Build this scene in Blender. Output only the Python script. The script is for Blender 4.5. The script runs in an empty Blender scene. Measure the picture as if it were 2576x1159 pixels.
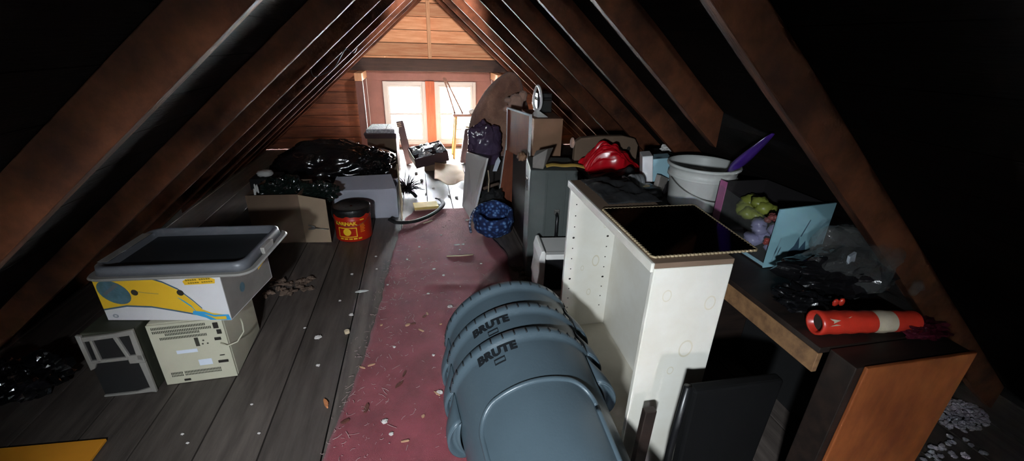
import bpy, bmesh, math, random
from mathutils import Vector, Matrix, noise, Euler
random.seed(7)
S = bpy.context.scene
COL = S.collection
PI = math.pi
R = math.radians

# ------------------------------------------------------------------ colours and materials
def lin(r, g, b):
    f = lambda v: (v / 255) / 12.92 if v <= 10 else (((v / 255) + .055) / 1.055) ** 2.4
    return (f(r), f(g), f(b), 1)

def mat(name, col, rough=.6, metal=0., var=.2, scale=6., bump=.0, bscale=80., spec=.5, col2=None,
        stretch=(1, 1, 1), alpha=1., trans=0., sheen=0., detail=6):
    m = bpy.data.materials.new(name); m.use_nodes = True
    nt = m.node_tree; N = nt.nodes; L = nt.links
    p = N['Principled BSDF']
    p.inputs['Roughness'].default_value = rough
    p.inputs['Metallic'].default_value = metal
    p.inputs['Specular IOR Level'].default_value = spec
    if alpha < 1: p.inputs['Alpha'].default_value = alpha
    if trans: p.inputs['Transmission Weight'].default_value = trans
    if sheen: p.inputs['Sheen Weight'].default_value = sheen
    tc = N.new('ShaderNodeTexCoord'); mp = N.new('ShaderNodeMapping')
    mp.inputs['Scale'].default_value = stretch
    L.new(tc.outputs['Object'], mp.inputs['Vector'])
    nz = N.new('ShaderNodeTexNoise'); nz.inputs['Scale'].default_value = scale
    nz.inputs['Detail'].default_value = detail; nz.inputs['Roughness'].default_value = .65
    L.new(mp.outputs['Vector'], nz.inputs['Vector'])
    rp = N.new('ShaderNodeValToRGB')
    c1 = col; c2 = col2 if col2 else tuple(max(0, v * (1 - var)) for v in col[:3]) + (1,)
    rp.color_ramp.elements[0].position = .35; rp.color_ramp.elements[1].position = .65
    rp.color_ramp.elements[0].color = c2; rp.color_ramp.elements[1].color = c1
    L.new(nz.outputs['Fac'], rp.inputs['Fac'])
    L.new(rp.outputs['Color'], p.inputs['Base Color'])
    if bump:
        nb = N.new('ShaderNodeTexNoise'); nb.inputs['Scale'].default_value = bscale
        nb.inputs['Detail'].default_value = 4
        L.new(mp.outputs['Vector'], nb.inputs['Vector'])
        bp = N.new('ShaderNodeBump'); bp.inputs['Strength'].default_value = bump
        bp.inputs['Distance'].default_value = .01
        L.new(nb.outputs['Fac'], bp.inputs['Height']); L.new(bp.outputs['Normal'], p.inputs['Normal'])
    m['nodes_ready'] = 1
    return m

def wood(name, c1, c2, stretch, rough=.75, scale=5., knots=True, bump=.25, board=None, spec=.5):
    """stretch: scale vector, small along the grain. board=(axis, width, offset) tints board by board."""
    m = mat(name, c1, rough, col2=c2, scale=scale, stretch=stretch, bump=bump, bscale=30, detail=8)
    nt = m.node_tree; N = nt.nodes; L = nt.links; p = N['Principled BSDF']
    src = p.inputs['Base Color'].links[0].from_socket
    tc = [n for n in N if n.type == 'TEX_COORD'][0]
    if board:
        ax, w, off = board
        sx = N.new('ShaderNodeSeparateXYZ'); L.new(tc.outputs['Object'], sx.inputs[0])
        a = N.new('ShaderNodeMath'); a.operation = 'SUBTRACT'; a.inputs[1].default_value = off
        L.new(sx.outputs[ax], a.inputs[0])
        d = N.new('ShaderNodeMath'); d.operation = 'DIVIDE'; d.inputs[1].default_value = w
        L.new(a.outputs[0], d.inputs[0])
        f = N.new('ShaderNodeMath'); f.operation = 'FLOOR'; L.new(d.outputs[0], f.inputs[0])
        wn = N.new('ShaderNodeTexWhiteNoise'); wn.noise_dimensions = '1D'; L.new(f.outputs[0], wn.inputs['W'])
        mr = N.new('ShaderNodeMapRange'); mr.inputs['To Min'].default_value = .65; mr.inputs['To Max'].default_value = 1.15
        L.new(wn.outputs['Value'], mr.inputs['Value'])
        mx = N.new('ShaderNodeMix'); mx.data_type = 'RGBA'; mx.blend_type = 'MULTIPLY'; mx.inputs['Factor'].default_value = 1
        L.new(src, mx.inputs['A']); L.new(mr.outputs['Result'], mx.inputs['B'])
        src = mx.outputs['Result']
    if knots:
        v = N.new('ShaderNodeTexVoronoi'); v.inputs['Scale'].default_value = 1.6
        mp = N.new('ShaderNodeMapping'); mp.inputs['Scale'].default_value = tuple(max(.6, min(1.6, s * .35)) for s in stretch)
        L.new(tc.outputs['Object'], mp.inputs['Vector']); L.new(mp.outputs['Vector'], v.inputs['Vector'])
        rp = N.new('ShaderNodeValToRGB'); rp.color_ramp.elements[0].position = .02; rp.color_ramp.elements[1].position = .07
        rp.color_ramp.elements[0].color = (.35, .3, .28, 1); rp.color_ramp.elements[1].color = (1, 1, 1, 1)
        L.new(v.outputs['Distance'], rp.inputs['Fac'])
        mx = N.new('ShaderNodeMix'); mx.data_type = 'RGBA'; mx.blend_type = 'MULTIPLY'; mx.inputs['Factor'].default_value = 1
        L.new(src, mx.inputs['A']); L.new(rp.outputs['Color'], mx.inputs['B']); src = mx.outputs['Result']
    L.new(src, p.inputs['Base Color']); p.inputs['Specular IOR Level'].default_value = spec
    return m

M = {}
M['floor'] = wood('weathered floor boards', lin(108, 98, 92), lin(78, 70, 66), (9, .9, 8), .5, scale=2.4, bump=.12, board=(0, .24, -.93))
M['floor_gap'] = mat('floor gap', lin(10, 9, 8), .95)
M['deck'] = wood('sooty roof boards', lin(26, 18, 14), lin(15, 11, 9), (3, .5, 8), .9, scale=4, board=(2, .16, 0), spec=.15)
M['rafter'] = wood('old rafter wood', lin(98, 56, 36), lin(52, 30, 21), (1.2, 9, 1.2), .75, scale=4, spec=.15)
M['beam'] = wood('sooty beam wood', lin(58, 40, 36), lin(36, 26, 26), (1, 6, 9), .8, scale=4)
M['gable'] = wood('orange pine boards', lin(246, 190, 146), lin(222, 150, 106), (.8, 1, 9), .7, scale=4, board=(2, .168, 1.13))
M['gable_low'] = wood('brown gable boards', lin(140, 84, 58), lin(92, 52, 38), (.8, 1, 9), .75, scale=4, board=(2, .16, 0))
M['maroon'] = mat('reddish brown paint', lin(122, 84, 78), .7, var=.25, scale=5, bump=.1, bscale=30)
M['mullion'] = wood('orange post wood', lin(190, 108, 76), lin(160, 84, 58), (9, 9, .8), .7)
M['stud'] = wood('stud wood', lin(225, 178, 138), lin(196, 142, 104), (9, 9, .8), .7)
M['winframe'] = mat('white window paint', lin(235, 232, 228), .4, var=.05)
M['white_paint'] = mat('old white paint', lin(228, 226, 218), .45, var=.07, scale=2.5, col2=lin(216, 210, 196), bump=.03, bscale=20)
M['white_floor'] = mat('dusty white shelf', lin(190, 184, 170), .6, var=.15, scale=6)
M['stain'] = mat('pale brown stain', lin(214, 206, 186), .6, var=.1)
M['pinhole'] = mat('pin hole shade', lin(40, 36, 30), .9)
M['rubber_grey'] = mat('grey blue plastic', lin(80, 95, 104), .34, var=.12, scale=3, bump=.05, bscale=120, spec=.5)
M['rubber_dark'] = mat('dark plastic lettering', lin(30, 34, 38), .5)
M['carpet'] = mat('dark red carpet', lin(150, 60, 72), .95, var=.22, scale=5, bump=.5, bscale=300, sheen=.2, col2=lin(122, 44, 54))
M['black_plastic'] = mat('black plastic', lin(22, 22, 24), .35, var=.3, scale=8)
M['blackmatte'] = mat('matte black', lin(18, 18, 19), .8)
M['bag'] = mat('black garbage bag film', lin(20, 20, 22), .16, var=.3, bump=.5, bscale=14, spec=.7)
M['bag_green'] = mat('dark green bag film', lin(22, 34, 30), .14, var=.3, bump=.5, bscale=26, spec=.8)
M['coat'] = mat('brown fur', lin(186, 142, 118), .9, var=.35, scale=7, bump=.8, bscale=90, sheen=.6, col2=lin(146, 106, 90))
M['purplebag'] = mat('dark purple bag film', lin(84, 68, 94), .16, var=.3, bump=.5, bscale=16, spec=.7)
M['cardboard'] = mat('brown cardboard', lin(166, 144, 120), .85, var=.12, scale=4)
M['cardboard_dk'] = mat('dark cardboard', lin(120, 98, 80), .85, var=.15, scale=4)
M['kraft'] = mat('kraft paper', lin(212, 182, 148), .8, var=.15, scale=5, bump=.1, bscale=20)
M['tan'] = mat('tan board', lin(214, 192, 160), .7, var=.12)
M['greybox'] = mat('white grey cardboard', lin(176, 178, 190), .75, var=.08, scale=5)
M['paper'] = mat('white paper', lin(228, 226, 222), .8, var=.1, scale=12)
M['beige'] = mat('aged beige plastic', lin(200, 196, 174), .5, var=.08, scale=4)
M['beige_dk'] = mat('vent shadow plastic', lin(60, 58, 46), .7)
M['label_white'] = mat('white sticker', lin(225, 232, 245), .5, var=.03)
M['boxwhite'] = mat('printed white cardboard', lin(222, 220, 222), .6, var=.05)
M['boxgrey'] = mat('plain box side', lin(128, 122, 116), .75, var=.2, scale=8)
M['banana'] = mat('banana yellow ink', lin(238, 190, 48), .5, var=.06)
M['inkblue'] = mat('bright blue ink', lin(56, 160, 214), .5, var=.05)
M['inknavy'] = mat('slate blue ink', lin(70, 96, 116), .5, var=.1)
M['sticker'] = mat('teal oval sticker', lin(86, 120, 132), .3, var=.4, scale=25)
M['lid_grey'] = mat('grey tote lid plastic', lin(104, 106, 112), .4, var=.1)
M['lid_dark'] = mat('dark tote plastic', lin(40, 42, 44), .4, var=.15)
M['speaker_body'] = mat('olive grey cabinet', lin(60, 62, 50), .6, var=.2)
M['bezel'] = mat('pale grey bezel', lin(152, 148, 142), .5, var=.1)
M['trunk'] = mat('grey green trunk shell', lin(84, 90, 88), .7, spec=.3, var=.15, scale=4, bump=.1, bscale=60)
M['chrome'] = mat('chrome', lin(210, 210, 212), .15, metal=1., var=.05)
M['steel'] = mat('dull steel', lin(130, 128, 124), .4, metal=.8, var=.2)
M['yellow_strip'] = mat('yellow webbing', lin(186, 150, 70), .7, var=.2)
M['red_satin'] = mat('red satin', lin(206, 18, 34), .28, var=.25, scale=10, spec=.8)
M['black_cloth'] = mat('black cloth', lin(24, 24, 26), .8, var=.3)
M['grey_strap'] = mat('grey strap', lin(120, 122, 124), .5, var=.3)
M['bucket'] = mat('white pail plastic', lin(206, 208, 204), .45, var=.12, scale=5)
M['sludge'] = mat('grey dusty compound', lin(110, 104, 96), .9, var=.3, scale=14, bump=.4)
M['purple'] = mat('purple plastic', lin(84, 44, 160), .35, var=.15)
M['cyan'] = mat('pale blue card', lin(150, 196, 208), .5, var=.06, scale=3)
M['pinkprint'] = mat('pink print', lin(196, 110, 160), .5, var=.2, scale=20)
M['green_toy'] = mat('yellow green plastic', lin(150, 158, 70), .4, var=.35, scale=12)
M['lilac_toy'] = mat('lilac plastic', lin(160, 158, 196), .35, var=.25, scale=12)
M['red_toy'] = mat('red toy plastic', lin(190, 60, 50), .4, var=.35, scale=14)
M['maroon_toy'] = mat('dull pink plastic', lin(150, 84, 80), .5, var=.3, scale=14)
M['dkgreenbox'] = mat('dark box interior', lin(34, 30, 32), .7)
M['orange_wood'] = wood('orange veneer', lin(172, 96, 50), lin(120, 60, 32), (3, 3, 1), .5, scale=3, knots=False, bump=.05)
M['dark_wood'] = wood('dark stained wood', lin(46, 33, 27), lin(28, 21, 18), (1, 6, 6), .55, scale=3, knots=False, bump=.05)
M['edge_wood'] = wood('worn oak edge', lin(150, 112, 76), lin(110, 80, 56), (1, 8, 8), .6, scale=3, knots=False, bump=.05)
M['red_wood'] = wood('reddish veneer', lin(150, 82, 54), lin(112, 58, 40), (4, 4, 1), .5, scale=3, knots=False, bump=.05)
M['tube_red'] = mat('red shrink wrap', lin(216, 58, 42), .3, var=.2, scale=9, spec=.7)
M['tube_label'] = mat('aged paper label', lin(204, 192, 168), .7, var=.15, scale=14)
M['wine_film'] = mat('dark wine film', lin(84, 26, 44), .25, var=.3, bump=.4, bscale=24)
M['smoke'] = mat('clear dusty film', lin(150, 152, 150), .12, var=.3, alpha=.16, bump=.5, bscale=18, spec=.8)
M['insul'] = mat('grey white loose insulation', lin(196, 190, 200), .9, var=.25, scale=30)
M['orange_card'] = mat('orange foam board', lin(232, 152, 36), .7, var=.08)
M['can_red'] = mat('red tar pail paint', lin(206, 46, 20), .35, var=.25, scale=5, col2=lin(176, 30, 18))
M['can_yellow'] = mat('yellow tar pail ink', lin(248, 196, 40), .45, var=.05)
M['tar'] = mat('black tar', lin(16, 16, 16), .5, var=.2, bump=.4, bscale=30)
M['pink_plush'] = mat('dusty pink plush', lin(214, 172, 152), .9, var=.15, sheen=.4, bump=.4, bscale=120)
M['brown_box'] = mat('brown carton', lin(146, 110, 84), .8, var=.2, scale=5)
M['yellowfoam'] = mat('yellow pad', lin(236, 206, 120), .8, var=.1)
M['yellow_stool'] = wood('yellow stool wood', lin(226, 196, 120), lin(196, 158, 92), (6, 6, .8), .5, knots=False, bump=.02)
M['stoolseat'] = wood('pinkish brown seat wood', lin(166, 128, 112), lin(140, 104, 92), (1, 6, 6), .5, knots=False, bump=.02)
M['case'] = mat('plum brown case shell', lin(78, 60, 64), .55, var=.15)
M['silver'] = mat('crumpled silver paper', lin(222, 228, 232), .35, metal=0., var=.4, scale=30)
M['chip'] = mat('tan wood chip', lin(206, 160, 126), .85, var=.3, scale=60)
M['chip_orange'] = mat('orange wood chip', lin(216, 138, 88), .8, var=.3, scale=60)
M['chip_dark'] = mat('brown bark chip', lin(110, 62, 52), .85, var=.4, scale=60)
M['plaster'] = mat('white plaster crumb', lin(216, 208, 204), .85, var=.15, scale=60)
M['straw'] = mat('pale straw lint', lin(200, 172, 170), .9, var=.3, scale=40)
M['rubble'] = mat('dusty grey rubble', lin(110, 104, 98), .95, var=.4, scale=24, bump=.8, bscale=60)
M['brownleaf'] = mat('pale brown scraps', lin(120, 98, 84), .9, var=.4, scale=20)

def pattern_mat(name, c1, c2, c3, scale):
    m = mat(name, c1, .85); nt = m.node_tree; N = nt.nodes; L = nt.links; p = N['Principled BSDF']
    tc = [n for n in N if n.type == 'TEX_COORD'][0]
    v = N.new('ShaderNodeTexVoronoi'); v.inputs['Scale'].default_value = scale
    L.new(tc.outputs['Object'], v.inputs['Vector'])
    rp = N.new('ShaderNodeValToRGB'); e = rp.color_ramp.elements
    e[0].position = .15; e[0].color = c3; e[1].position = .6; e[1].color = c1
    k = e.new(.38); k.color = c2
    L.new(v.outputs['Distance'], rp.inputs['Fac']); L.new(rp.outputs['Color'], p.inputs['Base Color'])
    return m
M['bluefloral'] = pattern_mat('blue floral cotton', lin(26, 42, 84), lin(54, 86, 150), lin(120, 160, 210), 32)
M['rope'] = pattern_mat('blue and white rope', lin(48, 56, 84), lin(150, 160, 190), lin(214, 220, 236), 40)
M['tealprint'] = pattern_mat('pale blue printed card', lin(140, 176, 188), lin(140, 176, 188), lin(60, 84, 98), 14)
M['gridprint'] = pattern_mat('white vented panel', lin(190, 190, 196), lin(232, 232, 236), lin(238, 238, 240), 60)

def glass_mat(name, tint, mixf=.12):
    m = bpy.data.materials.new(name); m.use_nodes = True; nt = m.node_tree; nt.nodes.clear()
    o = nt.nodes.new('ShaderNodeOutputMaterial'); t = nt.nodes.new('ShaderNodeBsdfTransparent'); g = nt.nodes.new('ShaderNodeBsdfGlossy')
    g.inputs['Roughness'].default_value = .08; t.inputs['Color'].default_value = tint
    mx = nt.nodes.new('ShaderNodeMixShader'); fr = nt.nodes.new('ShaderNodeFresnel'); fr.inputs['IOR'].default_value = 1.5
    ns = nt.nodes.new('ShaderNodeTexNoise'); ns.inputs['Scale'].default_value = 4
    ml = nt.nodes.new('ShaderNodeMath'); ml.operation = 'MULTIPLY_ADD'; ml.inputs[1].default_value = .05
    nt.links.new(ns.outputs['Fac'], ml.inputs[0]); nt.links.new(fr.outputs['Fac'], ml.inputs[2])
    nt.links.new(ml.outputs[0], mx.inputs['Fac']); nt.links.new(t.outputs[0], mx.inputs[1]); nt.links.new(g.outputs[0], mx.inputs[2])
    nt.links.new(mx.outputs[0], o.inputs['Surface'])
    return m
M['glass'] = glass_mat('window glass', (.96, .97, .97, 1))
M['smoked_glass'] = glass_mat('smoked glass', (.55, .52, .48, 1))

# ------------------------------------------------------------------ mesh builder
class B:
    def __init__(s): s.bm = bmesh.new(); s.mi = 0
    def _f(s, vs):
        try:
            f = s.bm.faces.new(vs); f.material_index = s.mi; return f
        except ValueError: return None
    def box(s, x0, x1, y0, y1, z0, z1, m=None, mi=None):
        if mi is not None: s.mi = mi
        c = [Vector((x, y, z)) for z in (z0, z1) for y in (y0, y1) for x in (x0, x1)]
        if m is not None: c = [m @ v for v in c]
        v = [s.bm.verts.new(p) for p in c]
        for q in ((0, 2, 3, 1), (4, 5, 7, 6), (0, 1, 5, 4), (2, 6, 7, 3), (0, 4, 6, 2), (1, 3, 7, 5)):
            s._f([v[i] for i in q])
        return s
    def hexa(s, pts):   # 4 bottom ccw, 4 top ccw
        v = [s.bm.verts.new(p) for p in pts]
        for q in ((3, 2, 1, 0), (4, 5, 6, 7), (0, 1, 5, 4), (1, 2, 6, 5), (2, 3, 7, 6), (3, 0, 4, 7)):
            s._f([v[i] for i in q])
        return s
    def ring_loft(s, rings, closed=True, cap=True):
        rv = [[s.bm.verts.new(p) for p in r] for r in rings]; n = len(rv[0])
        for a, b in zip(rv, rv[1:]):
            for i in range(n if closed else n - 1):
                j = (i + 1) % n; s._f([a[i], a[j], b[j], b[i]])
        if cap and closed: s._f(rv[0][::-1]); s._f(rv[-1])
        return s
    def tube(s, pts, r, seg=8, flat=1.0, cap=True):
        pts = [Vector(p) for p in pts]; rings = []; prev = None
        for i, p in enumerate(pts):
            d = (pts[min(i + 1, len(pts) - 1)] - pts[max(i - 1, 0)]).normalized()
            if prev is None:
                up = Vector((0, 0, 1)) if abs(d.z) < .9 else Vector((1, 0, 0))
                a = d.cross(up).normalized()
            else:
                a = (prev - d * prev.dot(d)).normalized()
            b = a.cross(d).normalized(); prev = a
            rr = r[i] if isinstance(r, (list, tuple)) else r
            rings.append([p + a * math.cos(t) * rr + b * math.sin(t) * rr * flat for t in [2 * PI * k / seg for k in range(seg)]])
        return s.ring_loft(rings, cap=cap)
    def lathe(s, prof, seg=32, c=(0, 0, 0), cap=True, sq=(1, 1)):
        c = Vector(c)
        rings = [[c + Vector((r * math.cos(t) * sq[0], r * math.sin(t) * sq[1], z)) for t in [2 * PI * k / seg for k in range(seg)]] for r, z in prof]
        return s.ring_loft(rings, cap=cap)
    def grid(s, fn, nu, nv):
        g = [[s.bm.verts.new(fn(i / nu, j / nv)) for j in range(nv + 1)] for i in range(nu + 1)]
        for i in range(nu):
            for j in range(nv): s._f([g[i][j], g[i + 1][j], g[i + 1][j + 1], g[i][j + 1]])
        return s
    def poly(s, pts): s._f([s.bm.verts.new(p) for p in pts]); return s
    def prism(s, pts, off):
        off = Vector(off); a = [s.bm.verts.new(Vector(p)) for p in pts]; b = [s.bm.verts.new(Vector(p) + off) for p in pts]
        s._f(a[::-1]); s._f(b); n = len(a)
        for i in range(n): s._f([a[i], a[(i + 1) % n], b[(i + 1) % n], b[i]])
        return s
    def blob(s, c, rad, seed=0, amp=.15, freq=3., fold=.0, ffreq=7., floor=None, nu=40, nv=26, power=2.2):
        c = Vector(c); o = Vector((seed * 7.3, seed * 3.1, seed * 1.7))
        rings = []
        for j in range(nv + 1):
            ph = -PI / 2 + PI * j / nv
            ring = []
            for i in range(nu):
                th = 2 * PI * i / nu
                d = Vector((math.cos(ph) * math.cos(th), math.cos(ph) * math.sin(th), math.sin(ph)))
                k = (abs(d.x) ** power + abs(d.y) ** power + abs(d.z) ** power) ** (-1 / power)
                f = 1 + amp * noise.noise(d * freq + o) * 2
                if fold: f -= fold * abs(noise.noise(d * ffreq + o * 2)) + fold * .5 * abs(noise.noise(d * ffreq * 2.3 + o))
                p = c + Vector((d.x * rad[0], d.y * rad[1], d.z * rad[2])) * k * f
                if floor is not None and p.z < floor: p.z = floor + .002 * noise.noise(d * 9)
                ring.append(p)
            rings.append(ring)
        return s.ring_loft(rings)
    def build(s, name, ms, parent=None, smooth=False, bevel=0, solid=0, weld=True, sub=0, loc=None, rot=None):
        if weld: bmesh.ops.remove_doubles(s.bm, verts=s.bm.verts, dist=1e-5)
        if not any(v.select for v in ()): bmesh.ops.recalc_face_normals(s.bm, faces=s.bm.faces)
        me = bpy.data.meshes.new(name); s.bm.to_mesh(me); s.bm.free()
        for m in (ms if isinstance(ms, (list, tuple)) else [ms]): me.materials.append(M[m] if isinstance(m, str) else m)
        if smooth:
            for p in me.polygons: p.use_smooth = True
        o = bpy.data.objects.new(name, me); COL.objects.link(o)
        if parent: o.parent = parent
        if loc: o.location = loc
        if rot: o.rotation_euler = rot
        if solid:
            d = o.modifiers.new('Solidify', 'SOLIDIFY'); d.thickness = solid; d.offset = 0
        if bevel:
            b = o.modifiers.new('Bevel', 'BEVEL'); b.width = bevel; b.segments = 2; b.limit_method = 'ANGLE'; b.angle_limit = R(40)
        if sub:
            d = o.modifiers.new('Subdivision', 'SUBSURF'); d.levels = sub; d.render_levels = sub
        return o

def tag(o, label, cat, group=None):
    o['label'] = label; o['category'] = cat
    if group: o['group'] = group
    return o
def thing(name, label, cat, loc=(0, 0, 0), rot=(0, 0, 0), group=None):
    o = bpy.data.objects.new(name, None); COL.objects.link(o); o.empty_display_size = .05
    o.location = loc; o.rotation_euler = rot
    return tag(o, label, cat, group)
def struct(o): o['kind'] = 'structure'; return o
def text_pts(txt, size, bold=.0, spacing=1.):
    cu = bpy.data.curves.new('txt', 'FONT'); cu.body = txt; cu.size = size; cu.align_x = 'CENTER'; cu.align_y = 'CENTER'
    cu.offset = bold; cu.space_character = spacing; cu.resolution_u = 3
    ob = bpy.data.objects.new('txt', cu); COL.objects.link(ob)
    dg = bpy.context.evaluated_depsgraph_get(); me = bpy.data.meshes.new_from_object(ob.evaluated_get(dg))
    vs = [v.co.copy() for v in me.vertices]; fs = [tuple(p.vertices) for p in me.polygons]
    bpy.data.objects.remove(ob); bpy.data.curves.remove(cu); bpy.data.meshes.remove(me)
    return vs, fs
def add_text(b, txt, size, fn, **k):
    vs, fs = text_pts(txt, size, **k)
    bv = [b.bm.verts.new(fn(v.x, v.y)) for v in vs]
    for f in fs: b._f([bv[i] for i in f])
    return b

# ------------------------------------------------------------------ the attic shell
RX, RZ, TP = .19, 2.02, math.tan(R(41))          # ridge x, z of the rafter undersides, roof slope
DV = .15                                        # rafter depth measured straight up
YB, YF = 6.65, -4.0                              # far gable, near gable
def under(x): return RZ - TP * abs(x - RX)
XL = RX - (RZ + DV) / TP; XR = RX + (RZ + DV) / TP

b = B()
x = -.93 - .24 * 8
while x < XR + .1:
    b.box(x + .003, x + .237, YF, YB, -.03, 0); x += .24
struct(b.build('floor', 'floor', bevel=.002))
struct(B().box(XL - .1, XR + .15, YF, YB, -.08, -.031).build('floor', 'floor_gap'))
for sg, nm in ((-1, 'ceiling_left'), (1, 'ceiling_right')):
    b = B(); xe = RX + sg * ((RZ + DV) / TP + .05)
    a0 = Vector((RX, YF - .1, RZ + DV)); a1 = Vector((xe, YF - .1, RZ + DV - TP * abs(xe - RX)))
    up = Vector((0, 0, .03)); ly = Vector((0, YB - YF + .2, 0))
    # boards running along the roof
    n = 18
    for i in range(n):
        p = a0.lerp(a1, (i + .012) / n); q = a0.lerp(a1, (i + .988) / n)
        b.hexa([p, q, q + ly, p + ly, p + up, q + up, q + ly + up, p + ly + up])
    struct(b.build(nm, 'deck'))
    b = B(); u2 = Vector((0, 0, .032)); u3 = Vector((0, 0, .05))
    b.hexa([a0 + u2, a1 + u2, a1 + ly + u2, a0 + ly + u2, a0 + u3, a1 + u3, a1 + ly + u3, a0 + ly + u3])
    struct(b.build(nm, 'floor_gap'))
tn = 0
def rafter(sg, y, w=.042, xend=None):
    global tn
    tn += 1
    b = B(); h = w / 2; n = 14
    def pt(t, yy, zz):
        x = RX + sg * t * (RZ / TP + .02)
        return Vector((x, yy + .004 * noise.noise(Vector((x * 3, y, zz))), RZ - TP * abs(x - RX) + zz + .003 * noise.noise(Vector((x * 5, y * 3, 1)))))
    rings = []
    for i in range(n + 1):
        t = i / n
        if xend is not None: t *= (xend - RX) / (RZ / TP + .02)
        rings.append([pt(t, y - h, 0), pt(t, y + h, 0), pt(t, y + h, DV - .002), pt(t, y - h, DV - .002)])
    for r in rings:
        for p in r:
            if p.z < .0: p.z = .0
    b.ring_loft(rings)
    return struct(b.build('trim_%d' % tn, 'rafter', bevel=.003))
for y in (-3.6, -3.2, -2.7, -2.1, -1.5, -.9, -.3, .35, 1.15, 2.13, 2.83, 3.5, 4.15, 4.8, 5.4, 6.0): rafter(-1, y)
for y in (-3.6, -3.2, -2.7, -2.1, -1.5, -.9, -.3, .42, 1.02, 1.62, 2.2, 2.84, 3.48, 4.12, 4.78, 5.4, 6.0): rafter(1, y, xend=1.235 if y == 1.62 else None)
b = B().box(RX - .02, RX + .02, YF, YB, RZ - .03, RZ + DV - .01); tn += 1
struct(b.build('trim_%d' % tn, 'rafter'))

# far gable wall: orange boards above, brown boards at the sides, painted window surround
def gable_board(name, m, z0, z1, y0, y1, x0=None, x1=None, h=.168, off=0):
    b = B(); z = z0
    while z < z1 - .01:
        zt = min(z + h, z1)
        def lim(zz, sg): return RX + sg * (RZ + DV - zz) / TP
        l0, l1, r0, r1 = lim(z, -1), lim(zt, -1), lim(z, 1), lim(zt, 1)
        if x0 is not None: l0 = l1 = x0 if x0 > l0 else l0; l1 = max(l1, lim(zt, -1))
        if x1 is not None: r0 = r1 = x1 if x1 < r0 else r0; r1 = min(r1, lim(zt, 1))
        if r1 > l1:
            g = .003
            b.hexa([(l0, y0, z + g), (r0, y0, z + g), (r0, y1, z + g), (l0, y1, z + g),
                    (l1, y0, zt - g), (r1, y0, zt - g), (r1, y1, zt - g), (l1, y1, zt - g)])
        z = zt
    return struct(b.build(name, m, bevel=.002))
gable_board('wall_back', 'gable', 1.12, RZ + DV - .02, YB, YB + .03)
gable_board('wall_back', 'gable_low', 0, 1.12, YB, YB + .03, x1=-.80, h=.16)
gable_board('wall_back', 'gable_low', 0, 1.12, YB, YB + .03, x0=1.16, h=.16)
# outer sheathing round the windows keeps the daylight out everywhere else
W1, W2, WZ = (-.44, .055), (.285, .79), (.10, .90)
for nm, y0, y1, m in (('wall_back', YB - .005, YB + .02, 'maroon'),):
    b = B()
    b.box(-.80, W1[0], y0, y1, 0, 1.12); b.box(W1[1], W2[0], y0, y1, 0, 1.12); b.box(W2[1], 1.16, y0, y1, 0, 1.12)
    b.box(W1[0], W1[1], y0, y1, WZ[1], 1.12); b.box(W2[0], W2[1], y0, y1, WZ[1], 1.12)
    b.box(W1[0], W1[1], y0, y1, 0, WZ[0]); b.box(W2[0], W2[1], y0, y1, 0, WZ[0])
    struct(b.build(nm, m))
b = B(); yy = YB + .035
b.box(XL - .2, W1[0], yy, yy + .02, -.1, 1.12); b.box(W1[1], W2[0], yy, yy + .02, -.1, 1.12); b.box(W2[1], XR + .2, yy, yy + .02, -.1, 1.12)
for w in (W1, W2): b.box(w[0], w[1], yy, yy + .02, WZ[1], 1.12); b.box(w[0], w[1], yy, yy + .02, -.1, WZ[0])
b.box(XL - .2, XR + .2, yy, yy + .02, 1.12, 2.5)
struct(b.build('wall_back', 'floor_gap'))
tn += 1; struct(B().box(-.70, 1.05, YB - .035, YB - .006, .965, 1.115).build('trim_%d' % tn, 'maroon', bevel=.004))
tn += 1; struct(B().box(.105, .235, YB - .05, YB - .006, .0, .96).build('trim_%d' % tn, 'mullion', bevel=.004))
struct(B().box(-.78, 1.14, YB - .03, YB - .006, 0, .05).build('baseboard_back', 'maroon', bevel=.003))

def window(n, x0, x1, z0, z1, y, face=-1, m='winframe'):
    t = bpy.data.objects.new('window_%d' % n, None); COL.objects.link(t); t['kind'] = 'structure'
    t.location = ((x0 + x1) / 2, y, z0); w = (x1 - x0) / 2; h = z1 - z0; f = face
    def bx(b, a0, a1, d0, d1, c0, c1): b.box(a0, a1, min(f * d0, f * d1), max(f * d0, f * d1), c0, c1)
    b = B(); e = .05
    bx(b, -w - e, -w, 0, .022, -e, h + e); bx(b, w, w + e, 0, .022, -e, h + e)
    bx(b, -w, w, 0, .022, h, h + e); bx(b, -w, w, 0, .04, -e, 0)
    b.build('window_frame', m, t, bevel=.003)
    for nm, c0, c1, d in (('upper_sash', h * .5 - .012, h, -.035), ('lower_sash', 0, h * .5 + .012, -.01)):
        b = B(); s = .032
        bx(b, -w, -w + s, d, d + .02, c0, c1); bx(b, w - s, w, d, d + .02, c0, c1)
        bx(b, -w + s, w - s, d, d + .02, c0, c0 + s); bx(b, -w + s, w - s, d, d + .02, c1 - s, c1)
        sa = b.build(nm, m, t, bevel=.002)
        b = B(); bx(b, -w + s, w - s, d + .008, d + .011, c0 + s, c1 - s); b.build('pane', 'glass', sa)
    return t
window(1, *W1, *WZ, YB - .006); window(2, *W2, *WZ, YB - .006)

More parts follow.
